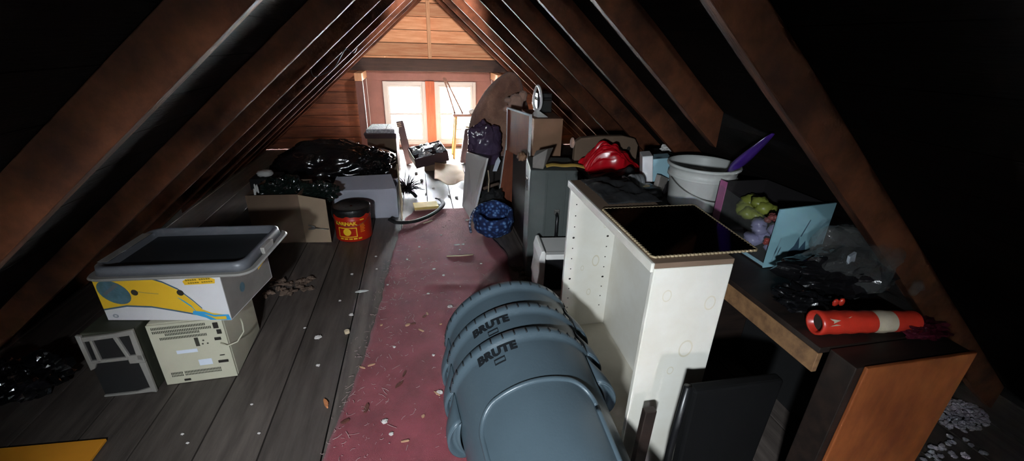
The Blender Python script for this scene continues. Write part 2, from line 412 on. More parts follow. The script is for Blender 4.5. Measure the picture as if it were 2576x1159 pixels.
# dark header beam, king stud, nook posts with their lit top plates
tn += 1; struct(B().box(-.93, 1.30, YB - .20, YB - .06, 1.10, 1.26).build('trim_%d' % tn, 'beam', bevel=.006))
tn += 1; struct(B().box(RX - .025, RX + .025, YB - .075, YB - .005, 1.20, RZ - .03).build('trim_%d' % tn, 'stud', bevel=.003))
def nook(sg):
    global tn
    xc = -.735 if sg < 0 else 1.10
    tn += 1; struct(B().box(xc - .045, xc + .045, 6.0, 6.60, 1.00, 1.095).build('trim_%d' % tn, 'stud', bevel=.003))
    for y in (6.02, 6.46):
        tn += 1; struct(B().box(xc - .045, xc + .045, y, y + .045, 0, .998).build('trim_%d' % tn, 'maroon', bevel=.003))
        tn += 1; xe = xc - sg * .048
        struct(B().box(xe - .003, xe + .003, y - .008, y + .004, 0, .998).build('trim_%d' % tn, 'winframe'))  # white strip paints the window light along the stud's inner edge
nook(-1); nook(1)

# near gable behind the camera with its one high window
W3 = (.0, .34, .80, 1.20)
b = B(); y0, y1 = YF - .03, YF
b.box(XL - .1, W3[0], y0, y1, -.1, 2.4); b.box(W3[1], XR + .1, y0, y1, -.1, 2.4)
b.box(W3[0], W3[1], y0, y1, -.1, W3[2]); b.box(W3[0], W3[1], y0, y1, W3[3], 2.4)
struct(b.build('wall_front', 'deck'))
window(3, *W3, YF, face=1)

# ------------------------------------------------------------------ red carpet runner
rl = [(-.46, 1.0), (-.445, 1.27), (-.36, 1.75), (-.335, 1.95), (-.30, 2.4), (-.26, 3.0), (-.225, 3.4), (-.17, 3.75), (-.10, 3.92)]
rr = [(.42, 1.0), (.44, 1.4), (.50, 2.0), (.555, 2.53), (.60, 2.9), (.54, 3.2), (.46, 3.5), (.42, 3.78), (.40, 3.92)]
def lerp_edge(e, t):
    k = t * (len(e) - 1); i = min(int(k), len(e) - 2); f = k - i
    return (e[i][0] * (1 - f) + e[i + 1][0] * f, e[i][1] * (1 - f) + e[i + 1][1] * f)
def rug(u, v):
    a, c = lerp_edge(rl, v), lerp_edge(rr, v)
    x = a[0] * (1 - u) + c[0] * u; y = a[1] * (1 - u) + c[1] * u
    ed = .012 * noise.noise(Vector((y * 9, u * 2, 0))) * (1 if u in (0., 1.) else .3)
    z = .006 + .007 * max(0, noise.noise(Vector((x * 2.2, y * 3.5, 4)))) + .010 * math.exp(-((y - 2.72 - .1 * x) / .03) ** 2) * max(0, noise.noise(Vector((x * 2, 3, 1))) + .3) \
        + .010 * math.exp(-((y - 2.5 + .15 * x) / .04) ** 2) * (u > .3)
    return (x + ed, y, z)
tag(B().grid(rug, 40, 160).build('carpet_runner', 'carpet', smooth=True, solid=.006),
    'dark red carpet runner lying along the floor boards, strewn with chips', 'carpet')

# ------------------------------------------------------------------ nested trash cans
def can_r(z): return .222 + (.268 - .222) * z / .69
def trash_can(label, loc, rot, detail=True, text=True):
    t = thing('trash_can', label, 'trash can', loc, rot, 'nested grey trash cans')
    H = .69
    b = B()
    prof = [(.0, 0), (.20, 0), (.218, .012)] + [(can_r(z), z) for z in (.05, .2, .4, .55, .63)]
    prof += [(can_r(.655), .655), (can_r(.66) + .010, .658), (can_r(.66) + .012, .69), (can_r(.66) + .006, .694), (can_r(.66) - .002, .688)]
    prof += [(can_r(z) - .006, z) for z in (.6, .3, .05)] + [(.2, .012), (0, .012)]
    b.lathe(prof, 72, cap=False); b.mi = 1
    rr_ = can_r(.66) + .013
    for k in range(40):
        a = 2 * PI * k / 40; m = Matrix.Rotation(a, 4, 'Z')
        b.box(rr_ - .004, rr_ + .0012, -.0022, .0022, .664, .686, m)
    b.build('can_body', ['rubber_grey', 'rubber_dark'], t, smooth=True)
    for a0 in (0, PI):
        def ear(u, v, a0=a0):
            a = a0 + (u - .5) * R(40); z = .652 - v * .125
            k = max(0, math.cos((u - .5) * PI)) ** .5
            r = can_r(z) + .002 + .045 * k * (math.sin(min(1, v * 1.25) * PI / 2) ** 1.1)
            return (r * math.cos(a), r * math.sin(a), z - .018 * k * v)
        hb = B().grid(ear, 22, 8)
        def lip(u, v, a0=a0):
            a = a0 + (u - .5) * R(40); k = max(0, math.cos((u - .5) * PI)) ** .5; z = .527 - .018 * k
            r = can_r(z) + .002 + .045 * k - v * .040 * k
            return (r * math.cos(a), r * math.sin(a), z - .004 + .03 * math.sin(v * PI) * k)
        hb.grid(lip, 22, 4)
        hb.build('handle', 'rubber_grey', t, smooth=True, solid=.005)
    if detail:
        def surf(a, z, off=.002):   # a=0 faces -Y
            r = can_r(z) + off; return Vector((r * math.sin(a), -r * math.cos(a), z))
        pts = []
        for k in range(15): pts.append((R(-47), .02 + .36 * k / 14))
        for k in range(1, 12):
            t_ = k / 12 * PI / 2; pts.append((R(-47 + 22 * (1 - math.cos(t_))), .38 + .085 * math.sin(t_)))
        for k in range(1, 14): pts.append((R(-25 + 50 * k / 14), .465 + .004 * math.sin(k / 14 * PI)))
        for k in range(11, -1, -1):
            t_ = k / 12 * PI / 2; pts.append((R(47 - 22 * (1 - math.cos(t_))), .38 + .085 * math.sin(t_)))
        for k in range(14, -1, -1): pts.append((R(47), .02 + .36 * k / 14))
        B().tube([surf(a, z, .001) for a, z in pts], .009, 8).build('panel_ridge', 'rubber_grey', t, smooth=True)
    def surf(a, z, off=.002):
        r = can_r(z) + off; return Vector((r * math.sin(a), -r * math.cos(a), z))
    if not text: return t
    b = B(); add_text(b, 'BRUTE', .046, lambda x, y: surf(R(-17) + x / .26, .628 + y, .0035), bold=.0028, spacing=1.08)
    b.build('raised_lettering', 'rubber_dark', t, weld=False)
    b = B()
    for (dz0, dz1) in ((.0, .006), (.018, .024)):
        b.grid(lambda u, v: surf(R(-16) + (u - .5) * .15, .578 + dz0 + v * (dz1 - dz0), .0025), 8, 1)
    for (a0, a1) in ((-.5, -.46), (.46, .5)):
        b.grid(lambda u, v: surf(R(-16) + (a0 + u * (a1 - a0)) * .15, .578 + v * .024, .0025), 1, 1)
    b.build('raised_plate', 'rubber_dark', t)
    return t
def can_at(label, yr, detail=True, text=True):
    tilt = R(4.5); L_ = .69
    ax = Vector((-.035, math.cos(tilt), math.sin(tilt)))
    base = Vector((.352, yr - L_ * math.cos(tilt), .292 - L_ * math.sin(tilt) * 1.0))
    base.z = .232 + (yr - 1.22) * math.tan(tilt) + .012
    # rotation: local z -> world +Y, roll a little to the left
    rot = (Matrix.Rotation(R(2.0), 4, 'Z') @ Matrix.Rotation(tilt, 4, 'X') @ Matrix.Rotation(-PI / 2, 4, 'X') @ Matrix.Rotation(R(-10), 4, 'Z')).to_euler()
    return trash_can(label, base, rot, detail, text)
can_at('grey round trash can lying on its side, nearest and outermost of the nested three', 1.235)
can_at('grey round trash can lying on its side, middle of the nested three', 1.375, False)
can_at('grey round trash can lying on its side, innermost with its mouth farthest along the runner', 1.52, False, False)

# ------------------------------------------------------------------ white bookcase standing beside the cans
t = thing('bookcase', 'white painted bookcase standing open to the left beside the grey trash cans', 'bookcase', (.675, 1.03, 0), (0, 0, R(-1.5)))
W_, D_, H_ = .27, .86, .88
b = B().box(0, W_, 0, .02, 0, H_)
for (cx, cz, r) in ((.06, .78, .016), (.17, .56, .026), (.13, .47, .012), (.22, .74, .02)):
    b.mi = 1
    rings = [[Vector((cx + rr_ * math.cos(a), -.0006, cz + 1.4 * rr_ * math.sin(a))) for a in [2 * PI * k / 20 for k in range(20)]] for rr_ in (r, r * .8)]
    b.ring_loft(rings, cap=False)
b.build('side_panel', ['white_paint', 'stain'], t, bevel=.003)
b = B().box(0, W_, D_ - .02, D_, 0, H_); yy = D_ - .0206
for cx in (.036, W_ - .05):
    for k in range(11):
        cz = .18 + k * .06; big = k in (3, 7); b.mi = 1
        b.poly([Vector((cx + (.0065 if big else .0035) * math.cos(a), yy, cz + (.0055 if big else .0035) * math.sin(a))) for a in [2 * PI * i / 10 for i in range(10)]])
for (cx, cz, r) in ((.17, .46, .02), (.10, .42, .009), (.2, .66, .008), (.15, .27, .012)):
    b.mi = 2
    b.ring_loft([[Vector((cx + rr_ * math.cos(a), yy, cz + 1.7 * rr_ * math.sin(a))) for a in [2 * PI * k / 20 for k in range(20)]] for rr_ in (r, r * .75)], cap=False)
b.build('side_panel', ['white_paint', 'pinhole', 'stain'], t, bevel=.002)
B().box(W_ - .012, W_, .021, D_ - .021, .0, H_ - .001).build('back_panel', 'white_paint', t)
B().box(.004, W_ - .0125, .021, D_ - .021, .04, .058).build('bottom_shelf', 'white_floor', t, bevel=.002)
B().box(.012, .026, .021, D_ - .021, 0, .039).build('kickboard', 'white_paint', t)
b = B().box(0, W_, 0, D_, H_ + .0005, H_ + .0195)
b.build('top', 'cardboard_dk', t, bevel=.002)
B().box(-.0125, -.0005, 0, D_, H_ - .012, H_ + .0205).build('top_edge', 'white_paint', t, bevel=.003)

# smoked sheet with scalloped edge lying over the bookcase top
t = thing('scalloped_glass_sheet', 'smoked glass sheet with scalloped amber edge lying on the bookcase top', 'glass sheet', (.885, 1.265, .902), (0, 0, 0))
cs = [Vector((-.20, -.20)), Vector((.165, -.205)), Vector((.205, .205)), Vector((-.19, .215))]
edge = []
for i in range(4):
    p, q = cs[i], cs[(i + 1) % 4]; n = 26; nrm = Vector(((q - p).y, -(q - p).x)).normalized()
    for k in range(n * 6):
        f = k / (n * 6); edge.append(p.lerp(q, f) + nrm * .0055 * abs(math.sin(f * n * PI)))
B().prism([(e.x, e.y, 0) for e in edge], (0, 0, .005)).build('glass_plate', 'smoked_glass', t)
M['amber'] = mat('amber edge', lin(170, 150, 118), .4, var=.3, scale=30)
B().tube([(e.x, e.y, .0025) for e in edge + edge[:1]], .0042, 6, cap=False).build('scalloped_rim', 'amber', t, smooth=True)

# black stand in front of and beside the bookcase
M['stand'] = mat('black stand plastic', lin(7, 7, 8), .8, spec=.2)
t = thing('folding_stand', 'black folded stand with round top tube standing between bookcase and desk', 'stand', (.76, .84, 0))
B().hexa([(.02, 0, 0), (.345, .03, 0), (.345, .07, 0), (.02, .04, 0), (0, 0, .56), (.345, .02, .53), (.345, .06, .53), (0, .04, .56)]).build('board', 'stand', t, bevel=.01)
B().tube([(-.01, .02, .02), (-.02, .02, .3), (-.012, .02, .565)], .012, 10).build('tube_frame', 'black_plastic', t, smooth=True)
t = tag(B().hexa([(.666, .93, 0), (.71, .93, 0), (.71, .955, 0), (.666, .955, 0), (.678, .935, .39), (.72, .935, .39), (.72, .96, .39), (.678, .96, .39)]).build('wooden_post', 'dark_wood', bevel=.003),
        'short dark brown post standing in front of the white bookcase near panel', 'post')

# ------------------------------------------------------------------ desk on the right
t = thing('desk', 'dark wooden desk with orange veneer end panel along the right side', 'desk', (1.12, .715, 0))
DX, DY, DZ = .47, .84, .70
B().box(0, DX, .09, DY, DZ - .02, DZ).build('desktop', 'dark_wood', t, bevel=.003)
B().box(0, .018, .0905, DY, DZ - .09, DZ - .0205).build('apron', 'edge_wood', t, bevel=.002)
b = B().box(.03, DX - .02, 0, .085, 0, DZ - .002)
b.build('end_panel', 'dark_wood', t, bevel=.003)
B().box(.052, DX - .02, -.012, -.001, 0, DZ + .004).build('veneer_face', 'orange_wood', t, bevel=.003)
B().box(.03, DX - .02, DY - .03, DY, 0, DZ - .021).build('end_panel', 'dark_wood', t)
B().box(DX - .02, DX, .086, DY - .031, .0, DZ - .021).build('back_panel', 'blackmatte', t)

t = thing('low_cabinet', 'dark wooden cabinet with clutter on top, behind the white bookcase', 'cabinet', (1.0, 1.63, 0))
B().box(.02, .52, 0, 1.12, 0, .745).build('body', 'dark_wood', t, bevel=.003)
B().box(0, .54, -.01, 1.14, .746, .775).build('top', 'dark_wood', t, bevel=.004)

# white pail
t = thing('plastic_pail', 'large white plastic pail of grey compound on the dark cabinet', 'pail', (1.35, 1.81, .776)); t.scale = (.93, .93, .97)
b = B()
b.lathe([(a_, z_ * .86) for a_, z_ in [(0, 0), (.145, 0), (.150, .01), (.162, .175), (.174, .178), (.174, .192), (.166, .195), (.172, .235), (.182, .238), (.185, .248), (.180, .256), (.172, .254), (.168, .24), (.150, .02), (0, .012)]], 56, cap=False)
b.build('pail_body', 'bucket', t, smooth=True)
B().grid(lambda u, v: (.162 * u * math.cos(v * 2 * PI), .162 * u * math.sin(v * 2 * PI), (.155 + .02 * noise.noise(Vector((u * 3 * math.cos(v * 2 * PI), u * 3 * math.sin(v * 2 * PI), 2))))), 10, 30).build('contents', 'sludge', t, smooth=True)
B().tube([(.178 * math.cos(a), .178 * math.sin(a), .155 - .085 * abs(math.sin((a - PI) * 1.0))) for a in [PI + PI * k / 24 for k in range(25)]], .0025, 6).build('wire_bail', 'steel', t, smooth=True)
t = thing('paddle', 'translucent purple plastic paddle sticking up out of the white pail', 'paddle', (0, 0, 0))
p0, p1 = Vector((1.375, 1.66, .985)), Vector((1.20, 1.28, 1.235))
b = B(); b.tube([p0.lerp(p1, k / 10) for k in range(11)], [.010, .016, .024, .028, .027, .025, .022, .019, .016, .012, .006], 12, flat=.5)
b.build('blade', 'purple', t, smooth=True)
d = (p0 - p1).normalized()
B().tube([p0 + d * .0005, p0 + d * .05], .010, 10).build('grip', 'black_plastic', t, smooth=True)

# toy package box
BX0, BX1, BY0, BY1, BZ = 1.315, 1.565, 1.275, 1.63, .702
t = thing('toy_carton', 'open toy carton with pale blue end panel standing on the desk', 'carton', ((BX0 + BX1) / 2, (BY0 + BY1) / 2, BZ))
w, d_, h = (BX1 - BX0) / 2, (BY1 - BY0) / 2, .25
b = B().hexa([(-w, -d_ - .006, .0), (w, -d_ - .006, .015), (w, -d_, .015), (-w, -d_, .0), (-w, -d_ - .006, h), (w, -d_ - .006, h + .015), (w, -d_, h + .015), (-w, -d_, h)])
b.mi = 1; yy = -d_ - .0068
b.prism([(-.03, yy, .03), (.02, yy, .035), (.05, yy, .06), (.035, yy, .11), (.015, yy, .075), (.0, yy, .13), (-.012, yy, .09), (-.03, yy, .07)], (0, -.0003, 0))
b.prism([(.004, yy, .13), (.010, yy, .13), (.030, yy, .20), (.026, yy, .20)], (0, -.0003, 0))
b.mi = 2; b.prism([(-.1, yy, .03), (-.094, yy, .03), (-.08, yy, .13), (-.086, yy, .13)], (0, -.0003, 0)); b.prism([(-.085, yy, .04), (-.08, yy, .04), (-.07, yy, .09), (-.075, yy, .09)], (0, -.0003, 0))
b.prism([(.06, yy, .03), (.12, yy, .03), (.12, yy, .17), (.09, yy, .12)], (0, -.0003, 0))
b.build('blue_panel', ['cyan', 'inknavy', 'tealprint'], t)['label'] = 'pale blue printed end panel'
b = B().box(-w, w, -d_ + .001, d_, 0, .004); b.box(w - .004, w, -d_ + .001, d_, .0042, h); b.box(-w, w - .0045, d_ - .004, d_, .0042, h)
b.build('carton_walls', 'dkgreenbox', t)
b = B().box(-w, -w + .004, .13, d_ - .0045, .0042, h + .01)
b.build('pink_side_strip', 'pinkprint', t)
b = B().box(-w, -w + .003, -d_ + .001, .1295, .0042, .018)
b.build('film_sill', 'tealprint', t)
B().grid(lambda u, v: (-w - .001 + .006 * noise.noise(Vector((u * 4, v * 4, 3))) * math.sin(u * PI), -d_ + .002 + u * (d_ * 2 - .01), .02 + v * (h - .02) * (.75 + .2 * u)), 16, 10).build('clear_film', 'smoke', t, smooth=True)
def toy(name, label, c, r, m, n, seed, cat='toy'):
    b = B()
    rnd = random.Random(seed)
    for k in range(n):
        o = Vector((rnd.uniform(-1, 1) * r * .6, rnd.uniform(-1, 1) * r, rnd.uniform(-.7, .8) * r))
        rr_ = r * rnd.uniform(.35, .6)
        b.blob(Vector(c) + o, (rr_, rr_, rr_ * .8), seed + k, .2, 2, nu=12, nv=8)
    return tag(b.build(name, m, smooth=True, weld=False), label, cat)
toy('flower_toy', 'yellow green plastic flower toy inside the toy carton', (1.43, 1.515, .845), .07, 'green_toy', 12, 3)
toy('bubble_toy', 'lilac plastic toy wrapped in film inside the toy carton', (1.40, 1.375, .795), .065, 'lilac_toy', 9, 21)
toy('red_figure', 'red plastic toy at the front corner of the toy carton', (1.345, 1.305, .80), .022, 'red_toy', 8, 40)
toy('pink_disc_toy', 'dull pink round toy above the red one in the carton', (1.345, 1.31, .895), .024, 'maroon_toy', 6, 55)

# red satin, tan case, blue boxes, cloths and straps on the cabinet
def satin(u, v):
    x = -.19 + .36 * u; y = -.10 + .2 * v
    prof = math.sin(min(1, u * 2.2) * PI / 2) * math.sin(min(1, (1 - u) * 1.4) * PI / 2)
    z = .155 * prof * (.55 + .45 * math.sin(v * PI)) + .05 * abs(noise.noise(Vector((u * 5 + v * 3, v * 9, 1)))) + .012 * math.sin(u * 14 + v * 26 + 5 * noise.noise(Vector((u * 3, v * 3, 0)))) * prof
    if v < .04 or v > .96: z *= .1
    return (x + .01 * noise.noise(Vector((u * 5, v * 9, 2))), y + .02 * math.sin(u * 9), max(.002, z))
tag(B().grid(satin, 90, 50).build('satin_cloth', 'red_satin', smooth=True, solid=.004, loc=(1.185, 2.48, .776)),
    'shiny red satin cloth bundled on the dark cabinet', 'cloth')
t = thing('tan_case', 'tan hard case with a round dark hole standing behind the red satin cloth', 'case', (1.27, 2.70, .776))
b = B(); pts = [(-.26, 0, 0), (.20, 0, 0), (.20, 0, .10), (.17, 0, .145), (.08, 0, .165), (-.10, 0, .165), (-.22, 0, .155), (-.26, 0, .13)]
b.prism(pts, (0, .05, 0)); b.build('shell', 'cardboard_dk', t, bevel=.008)
B().prism([(.13 + .014 * math.cos(a), -.001, .075 + .018 * math.sin(a)) for a in [2 * PI * k / 16 for k in range(16)]], (0, .0008, 0)).build('round_hole', 'pinhole', t)
B().blob((-.275, .02, .12), (.014, .03, .035), 2, .1, nu=14, nv=10).build('pink_bumper', 'pink_plush', t, smooth=True)
t = thing('printed_carton', 'small carton, white end and pale blue printed side, left of the pail', 'carton', (1.255, 2.08, .80), (0, R(-8), R(-20)))
B().box(-.065, -.01, -.06, .06, .03, .175).build('white_end', 'boxwhite', t, bevel=.004)
B().box(-.0095, .085, -.055, .055, .03, .155).build('printed_side', 'tealprint', t, bevel=.003)
tag(B().hexa([(1.20, 1.95, .776), (1.255, 1.98, .776), (1.24, 2.0, .776), (1.185, 1.97, .776), (1.215, 1.95, .89), (1.285, 1.98, .86), (1.27, 2.0, .86), (1.20, 1.97, .89)]).build('grey_card', 'boxgrey', bevel=.002),
    'grey cardboard offcut standing below the pale blue printed carton', 'cardboard')
tag(B().hexa([(1.265, 1.965, .776), (1.33, 2.03, .776), (1.33, 2.1, .776), (1.265, 2.04, .776), (1.265, 1.965, .83), (1.33, 2.03, .83), (1.33, 2.1, .83), (1.265, 2.04, .83)]).build('dark_carton', 'dkgreenbox', bevel=.003),
    'small dark carton beneath the pale blue printed carton', 'carton')
tag(B().blob((1.50, 2.38, .93), (.045, .03, .025), 5, .25, 3, fold=.2, nu=18, nv=12).build('crumpled_paper', 'paper', smooth=False), 'crumpled white paper wad on books behind the white pail', 'paper')
for k, w_ in enumerate(('bottom', 'second lowest', 'second highest', 'top')):
    B_ = B().box(1.39 + .004 * (k % 2), 1.51, 2.32, 2.48, .776 + k * .033, .776 + k * .033 + .031)
    tag(B_.build('book', 'blackmatte', bevel=.003), '%s dark book of the pile under the crumpled paper wad' % w_, 'book', 'dark books behind the white pail')
def cloth2(u, v):
    x = -.16 + .32 * u; y = -.13 + .26 * v
    k = math.sin(u * PI) * math.sin(v * PI)
    return (x + .02 * noise.noise(Vector((u * 4, v * 4, 0))), y, .004 + k * .085 * (.7 + .6 * noise.noise(Vector((u * 4, v * 4, 5)))) + .008 * abs(noise.noise(Vector((u * 12, v * 12, 1)))))
tag(B().grid(cloth2, 40, 30).build('black_bag', 'black_cloth', smooth=True, solid=.004, loc=(1.135, 2.20, .776)), 'black cloth bag lying in front of the red satin cloth', 'bag')
t = thing('black_jacket', 'crumpled black jacket draped over the far end of the bookcase top', 'jacket', (.86, 1.70, .902))
def cloth3(u, v):
    x = -.12 + .24 * u; y = -.17 + .34 * v
    k = (math.sin(u * PI) * math.sin(v * PI)) ** .7
    return (x, y, .003 + k * .035 * (.7 + .9 * noise.noise(Vector((u * 4, v * 5, 9)))) + .006 * abs(noise.noise(Vector((u * 14, v * 14, 1)))))
B().grid(cloth3, 40, 40).build('fabric', 'black_cloth', t, smooth=True, solid=.003)
t = thing('camera_bag', 'black camera bag with grey loops of strap in front of the black cloth', 'bag', (1.09, 1.93, .776))
B().blob((0, 0, .035), (.11, .07, .035), 8, .12, 3, floor=.0, nu=24, nv=14, power=4).build('bag_body', 'black_plastic', t, smooth=True)
for k in range(3):
    B().tube([(-.045 + .02 * k + .004 * math.cos(a), .0 + .045 * math.cos(a), .085 + .038 * math.sin(a)) for a in [2 * PI * i / 18 * .92 for i in range(19)]], .006, 8, flat=2.2).build('strap_loop', 'grey_strap', t, smooth=True)
B().box(-.09, -.075, -.03, .03, .07, .115).build('white_tag', 'label_white', t, bevel=.002)
tag(B().blob((1.10, 1.885, .857), (.022, .014, .006), 3, .1, nu=14, nv=8).build('cream_tag', 'tan', smooth=True), 'small cream oval tag lying on the black camera bag', 'tag')
tag(B().tube([(1.145, 1.75, .793), (1.19, 1.66, .787)], .011, 12).build('metal_tube', 'steel', smooth=True), 'short grey metal tube lying below the white pail', 'tube')
def clothrail(u, v):
    x = 1.0 + .27 * u; y = 1.63 + .22 * v
    k = (math.sin(u * PI) * math.sin(v * PI)) ** .6
    return (x, y, .779 + k * .03 * (1 + noise.noise(Vector((u * 4, v * 5, 3)))))

# desk things: red tube, clear bag, orange tag, wine film
t = thing('red_tube', 'red wrapped roll with a cream paper label lying on the desk', 'roll', (0, 0, 0))
p0, p1 = Vector((1.155, .875, .738)), Vector((1.48, .83, .738)); n = 24
def rr2(k): return .0375 - .006 * (k / n) + .0012 * math.sin(k * 1.7)
def ring(p, r, ax, seg=28, sd=0):
    a = ax.cross(Vector((0, 0, 1))).normalized(); c_ = a.cross(ax).normalized()
    return [p + a * math.cos(t_) * r + c_ * math.sin(t_) * r for t_ in [2 * PI * k / seg for k in range(seg)]]
ax = (p1 - p0).normalized()
outer = [ring(p0.lerp(p1, k / n), rr2(k), ax) for k in range(n + 1)]
B().poly(ring(p0.lerp(p1, .06), .0285, ax)).build('hollow_end', 'pinhole', t)
inner = [ring(p0.lerp(p1, k / n), rr2(k) - .008, ax) for k in (0, 6)]
B().ring_loft([inner[1], inner[0]] + outer, cap=False).build('wrapped_roll', 'tube_red', t, smooth=True)
B().ring_loft([ring(p0.lerp(p1, k / n), rr2(k) + .0012, ax) for k in (13.2, 14, 15, 16, 17, 18)], cap=False).build('paper_label', 'tube_label', t, smooth=True)
b = B().lathe([(0, 0), (.029, 0), (.029, .002), (0, .002)], 24, cap=False)
o = b.build('end_cap', 'tube_red', t); o.matrix_local = Matrix.Translation(p1 + ax * .0003) @ ax.to_track_quat('Z', 'Y').to_matrix().to_4x4()
b = B()
for k in range(5):
    a = R(118 - 3 * k); q = p0.lerp(p1, .62 + .035 * k)
    b.mi = 0
    aa = ax.cross(Vector((0, 0, 1))).normalized(); cc = aa.cross(ax).normalized()
    def sp(du, da, q=q, a=a): return q + ax * du + (aa * math.cos(a + da) + cc * math.sin(a + da)) * .0352
    b.poly([sp(0, 0), sp(.008, 0), sp(.008, .1), sp(0, .1)])
b.build('label_print', 'pinhole', t)
b = B(); aa = ax.cross(Vector((0, 0, 1))).normalized(); cc = aa.cross(ax).normalized()
def sp3(f, a, r=.0379): return p0.lerp(p1, f) + (aa * math.cos(a) + cc * math.sin(a)) * (r - .005 * f)
AF = R(35)
b.poly([sp3(.03, AF + .35), sp3(.02, AF - .35), sp3(.16, AF - .25), sp3(.30, AF + .5), sp3(.17, AF + .15)])
b.poly([sp3(.18, R(80)), sp3(.195, R(75)), sp3(.21, R(100)), sp3(.17, R(102))])
b.build('torn_patch', 'tube_label', t)

t = thing('clear_plastic_bag', 'crumpled clear plastic bag full of black film behind the red roll', 'bag', (1.42, 1.06, .701))
B().blob((.02, .02, .07), (.20, .12, .075), 4, .2, 2.5, fold=.2, floor=0, nu=44, nv=26).build('black_film', 'bag', t, smooth=False)
B().blob((.06, .03, .12), (.135, .13, .125), 9, .18, 2.2, fold=.12, floor=.0, nu=44, nv=26).build('clear_film', 'smoke', t, smooth=False)
tag(B().hexa([(1.405, 1.02, .80), (1.465, 1.05, .81), (1.465, 1.06, .81), (1.405, 1.03, .80), (1.42, 1.04, .86), (1.475, 1.065, .86), (1.475, 1.075, .86), (1.42, 1.05, .86)]).build('paper_label_card', 'label_white'), 'pale paper square inside the clear plastic bag', 'paper')
tag(B().blob((1.275, .925, .765), (.011, .006, .013), 1, .1, nu=12, nv=8).blob((1.295, .922, .767), (.010, .006, .014), 2, .1, nu=12, nv=8).build('orange_clip', 'tube_red', smooth=True), 'small orange plastic clip lying above the red roll', 'clip')
tag(B().blob((1.23, 1.0, .735), (.085, .075, .034), 17, .25, 3, fold=.25, floor=.701, nu=36, nv=20).build('black_film_wad', 'bag'), 'wad of thin black film on the desk in front of the toy carton', 'plastic film')
tag(B().blob((1.50, .805, .725), (.085, .045, .022), 12, .25, 3, fold=.3, floor=.701, nu=36, nv=20).build('wine_red_film', 'wine_film'), 'dark wine red plastic film at the near right corner of the desk', 'plastic film')
tag(B().tube([(1.54, .90, .79), (1.60, .93, .80), (1.66, .95, .765)], [.012, .016, .009], 8).build('clear_bottle', 'smoke', smooth=True), 'clear empty plastic sleeve behind the wine red film', 'sleeve')

# loose insulation on the far right floor
rnd = random.Random(5)
b = B()
for k in range(260):
    a = rnd.random() * 2 * PI; q = rnd.random() ** .6
    c_ = Vector((2.30 + .16 * q * math.cos(a), 1.00 + .09 * q * math.sin(a), .012 + .055 * (1 - q) * rnd.random()))
    b.blob(c_, (rnd.uniform(.006, .016), rnd.uniform(.005, .013), rnd.uniform(.004, .009)), k, .3, 3, nu=8, nv=5)
for k in range(26):
    c_ = Vector((2.02 + rnd.uniform(-.12, .2), .86 + rnd.uniform(-.05, .05), .01)); b.blob(c_, (.012, .01, .006), k, .3, 3, nu=7, nv=5)
for k in range(14):
    c_ = Vector((1.76 + rnd.uniform(-.02, .03), .85 + rnd.uniform(-.04, .04), .01 + .02 * rnd.random())); b.blob(c_, (.010, .01, .008), k, .3, 3, nu=7, nv=5)
o = tag(b.build('loose_insulation', 'insul', weld=False), 'shreds of whitish insulation on the floor right of the desk', 'insulation'); o['kind'] = 'stuff'

# ------------------------------------------------------------------ banana box, computer, speaker on the left
t = thing('computer_tower', 'aged beige computer unit with rear vents and ports under the banana box', 'computer', (-1.07, 1.825, 0), (0, 0, R(2)))
CW, CH = .148, .334
B().box(-CW, CW, 0, .36, .001, CH).build('case', 'beige', t, bevel=.006)
b = B().box(-CW + .002, CW - .002, -.008, -.0005, .003, CH - .003); b.mi = 1
def slots(u0, u1, v, n, hh=.013, skip=()):
    for k in range(n):
        if k in skip: continue
        x0 = u0 + (u1 - u0) * k / n; b.box(x0, x0 + (u1 - u0) / n * .55, -.0088, -.0079, v - hh / 2, v + hh / 2)
slots(-.13, .08, .312, 34); slots(-.13, .10, .293, 34); slots(-.085, .05, .277, 22); slots(-.11, .075, .257, 30)
slots(-.115, .09, .062, 34, .012, (8,)); slots(-.115, .09, .048, 34, .009, (8,))
B().box(-.065, .018, -.009, -.0081, .168, .186).build('long_sticker', 'label_white', t)
B().box(.008, .062, -.009, -.0081, .09, .123).build('square_sticker', 'label_white', t)
b.box(.018, .034, -.0088, -.0079, .198, .245)
for (x, z) in ((.052, .226), (.046, .208), (.066, .208)): b.prism([(x + .004 * math.cos(a), -.0088, z + .004 * math.sin(a)) for a in [2 * PI * k / 10 for k in range(10)]], (0, .0009, 0))
b.build('rear_plate', ['beige', 'beige_dk'], t)
for (x, z, w_, h_) in ((.118, .30, .011, .026), (.125, .265, .010, .020), (.112, .228, .014, .013), (.108, .10, .022, .012), (.11, .135, .011, .004), (-.058, .02, .014, .009)):
    B().box(x - w_, x + w_ * .9, -.012, -.0081, z - h_ * .6, z + h_ * .6).build('port', 'pinhole', t, bevel=.003)
B().tube([(.118, -.010, .203), (.15, -.03, .196), (.185, -.01, .198), (.205, .03, .222), (.196, .06, .25), (.18, .09, .262)], .0033, 8).build('cord', 'beige', t, smooth=True)

